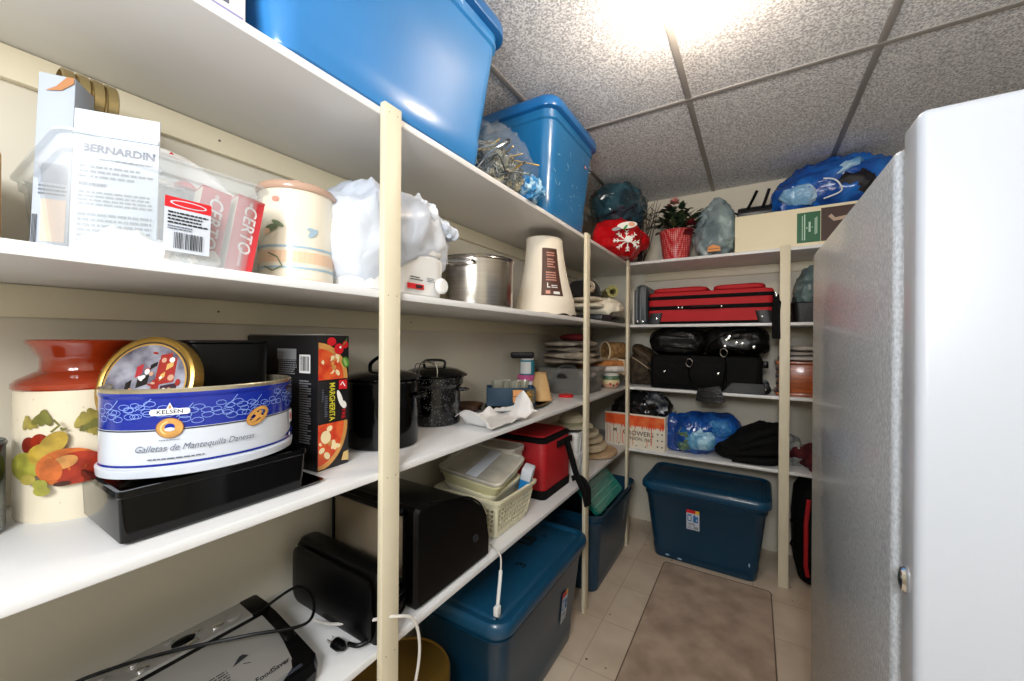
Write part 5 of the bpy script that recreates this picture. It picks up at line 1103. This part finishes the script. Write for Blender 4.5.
# ------------------------------------------------------------------ lowest shelf, back
pcard = mat('produce_card', 'e6ddcb', .65, var=.05, vscale=6); orp = mat('orange_red_print', 'dd4412', .5, col2='e8743a', vscale=18)
t = thing('produce_box', 'white and orange printed produce box in the corner of the lowest back shelf', 'box', (-.665, 2.775, B4), -.06)
S = [rrect(.395, .30, .004, .0005, 2), rrect(.40, .305, .004, .225, 2), rrect(.395, .30, .003, .225, 2), rrect(.388, .293, .003, .006, 2)]
part('box_body', loft(S), pcard, t)
R = random.Random(4); brs = mat('brown_ink', '5d4a38', .6)
S = [(s_rect(-.196, .15, .196, .214), orp)]
for k in range(26): x = -.19+k*.0148; S.append((s_poly([(x, .152), (x+.016, .152), (x+R.uniform(.004, .012), .152-R.uniform(.01, .035))]), orp))
for k in range(9):
    x = -.18+k*.022; S.append((s_line([(x, .02), (x+R.uniform(-.008, .012), .07), (x+R.uniform(-.01, .016), R.uniform(.11, .14))], R.uniform(.003, .006)), orp if k % 2 else mat('tan_drip', 'c99a6a', .6)))
S += [(s_text('GROWERS', .042, .03, .098, 0, 0, .012), brs), (s_text('M', .036, -.125, .105, 0, 0, .012), brs), (s_text('UNION, INC', .03, .04, .062, 0, 0, .01), brs), (s_line([(.115, .03), (.117, .145)], .005), orp), (s_line([(.09, .02), (.088, .06)], .004), orp)]
for x in (.155, .182):
    for y in (.03, .07, .11): S.append((s_ell(x, y, .005, .005), ink))
for x in (-.1, -.04, .02, .08): S.append((s_ell(x, .018, .004, .004), ink))
decal('box_printing', S, pl((0, -.1515, 0), (1, 0, 0), (0, 0, 1)), t, .001, .00003)
t = thing('black_film', 'crumpled shiny black plastic heaped out of the top of the produce box', 'plastic sheet', (-.66, 2.775, B4+.155), -.06)
part('film', blob(.172, .125, .085, 91, .035, 8, ex=3.4), crinkle('black_gloss_film', '0c0c0e', .15, 13, .9, '24262a', spec=.8), t)
part('silver_film', blob(.06, .05, .055, 93, .03, 14, warp=lambda p: p+Vector((.10, -.05, .075))), crinkle('silver_black_film', '3a3d42', .15, 22, .9, 'a9adb2'), t)
t = thing('blue_bag', 'bunched translucent blue plastic bag with pale contents on the lowest back shelf', 'bag', (-.275, 2.755, B4))
b2 = crinkle('blue_bag_film', '0b3f8c', .18, 14, .8, '1a63b8', spec=.7)
part('film', blob(.195, .105, .118, 61, .02, 5, ex=2.6, warp=lambda p: Vector((p.x, p.y, p.z*(1.0-.25*p.x)+max(0, p.x)*.28))), b2, t)
part('tied_end', blob(.055, .06, .12, 63, .016, 9, warp=lambda p: p+Vector((-.16, -.02, 0))), b2, t)
part('pale_contents', blob(.09, .05, .07, 64, .009, 10, warp=lambda p: p+Vector((-.01, -.075, .035))), crinkle('pale_blue_film', '5b9cc4', .25, 26, .9, 'a6d3ea'), t)
part('pale_contents', blob(.07, .045, .05, 67, .009, 10, warp=lambda p: p+Vector((.09, -.065, .125))), crinkle('mid_blue_film', '2a6fb4', .25, 22, .9, '5aa2d4'), t)
part('green_contents', blob(.045, .03, .07, 65, .014, 14, warp=lambda p: p+Vector((-.085, -.085, .025))), crinkle('green_yellow_film', '3d6a62', .25, 22, .8, '9a9a3c'), t)
t = thing('black_bag', 'limp black cloth duffel lying beside the blue plastic bag on lowest back shelf', 'bag', (-.035, 2.765, B4))
part('bag_body', blob(.185, .12, .13, 71, .018, 8, ex=3, warp=lambda p: Vector((p.x, p.y-.01, p.z*(.72+1.6*max(-.2, p.x+.02)) if p.x < .16 else p.z*1.0))), blackcl, t)
for z in (.03, .085, .145, .20):
    part('fold', tube([(-.08+z*.3, -.12, z*.55), (.05, -.135, z*.85), (.13, -.115, z), (.165, -.06, z+.005)], .02, 10, 6, 1.1), blackcl, t)
t = thing('clear_bag', 'small crumpled clear plastic bag left of the back post on the lowest shelf', 'bag', (.185, 2.80, B4))
part('film', blob(.06, .06, .07, 81, .025, 14), crinkle('grey_clear_film', 'b9bcb8', .2, 30, .9, alpha=.55), t)
t = thing('red_cloth', 'dark red crumpled cloth on the lowest back shelf right of the post', 'cloth', (.35, 2.78, B4))
part('cloth_body', blob(.145, .12, .06, 83, .035, 9), mat('maroon_cloth', '5a0f1a', .8, var=.5, vscale=12), t)
part('dark_fold', blob(.05, .04, .02, 85, .012, 18, warp=lambda p: p+Vector((-.02, -.04, .105))), mat('dark_cloth', '2b1418', .8), t)

# green panel and black bag in the open tote
t = thing('green_panel', 'translucent green plastic lid leaning inside the open blue tote', 'lid', (-.785, 2.26, .458), 0)
t.rotation_euler = (0, .8, .0)
gp = mat('green_clear_plastic', '1f7f70', .2, spec=.7, coat=.3)
part('panel', loft([rrect(.19, .45, .03, .0), rrect(.20, .46, .032, .002), rrect(.20, .46, .032, .02), rrect(.19, .45, .03, .022), rrect(.17, .43, .03, .016)]), gp, t)
for x in (-.06, -.02, .02, .06): part('rib', bx(x-.004, x+.004, -.20, .20, .0145, .023, .002), mat('pale_green_plastic', '6fb5a4', .25), t)
single('black_pouch', blob(.13, .24, .13, 95, .02, 8, ex=3), leather, 'black bag lying inside the open blue tote', 'bag', (-.885, 2.30, .02), 0)
part('white_tag', s := sheet(lambda u, v: (.02*u, .025*v, .004*math.sin(u*4)), 4, 4, .001), paper, (q := thing('paper_tag', 'tiny white paper tag lying on the black bag in the open tote', 'tag', (-.79, 2.40, .275))))
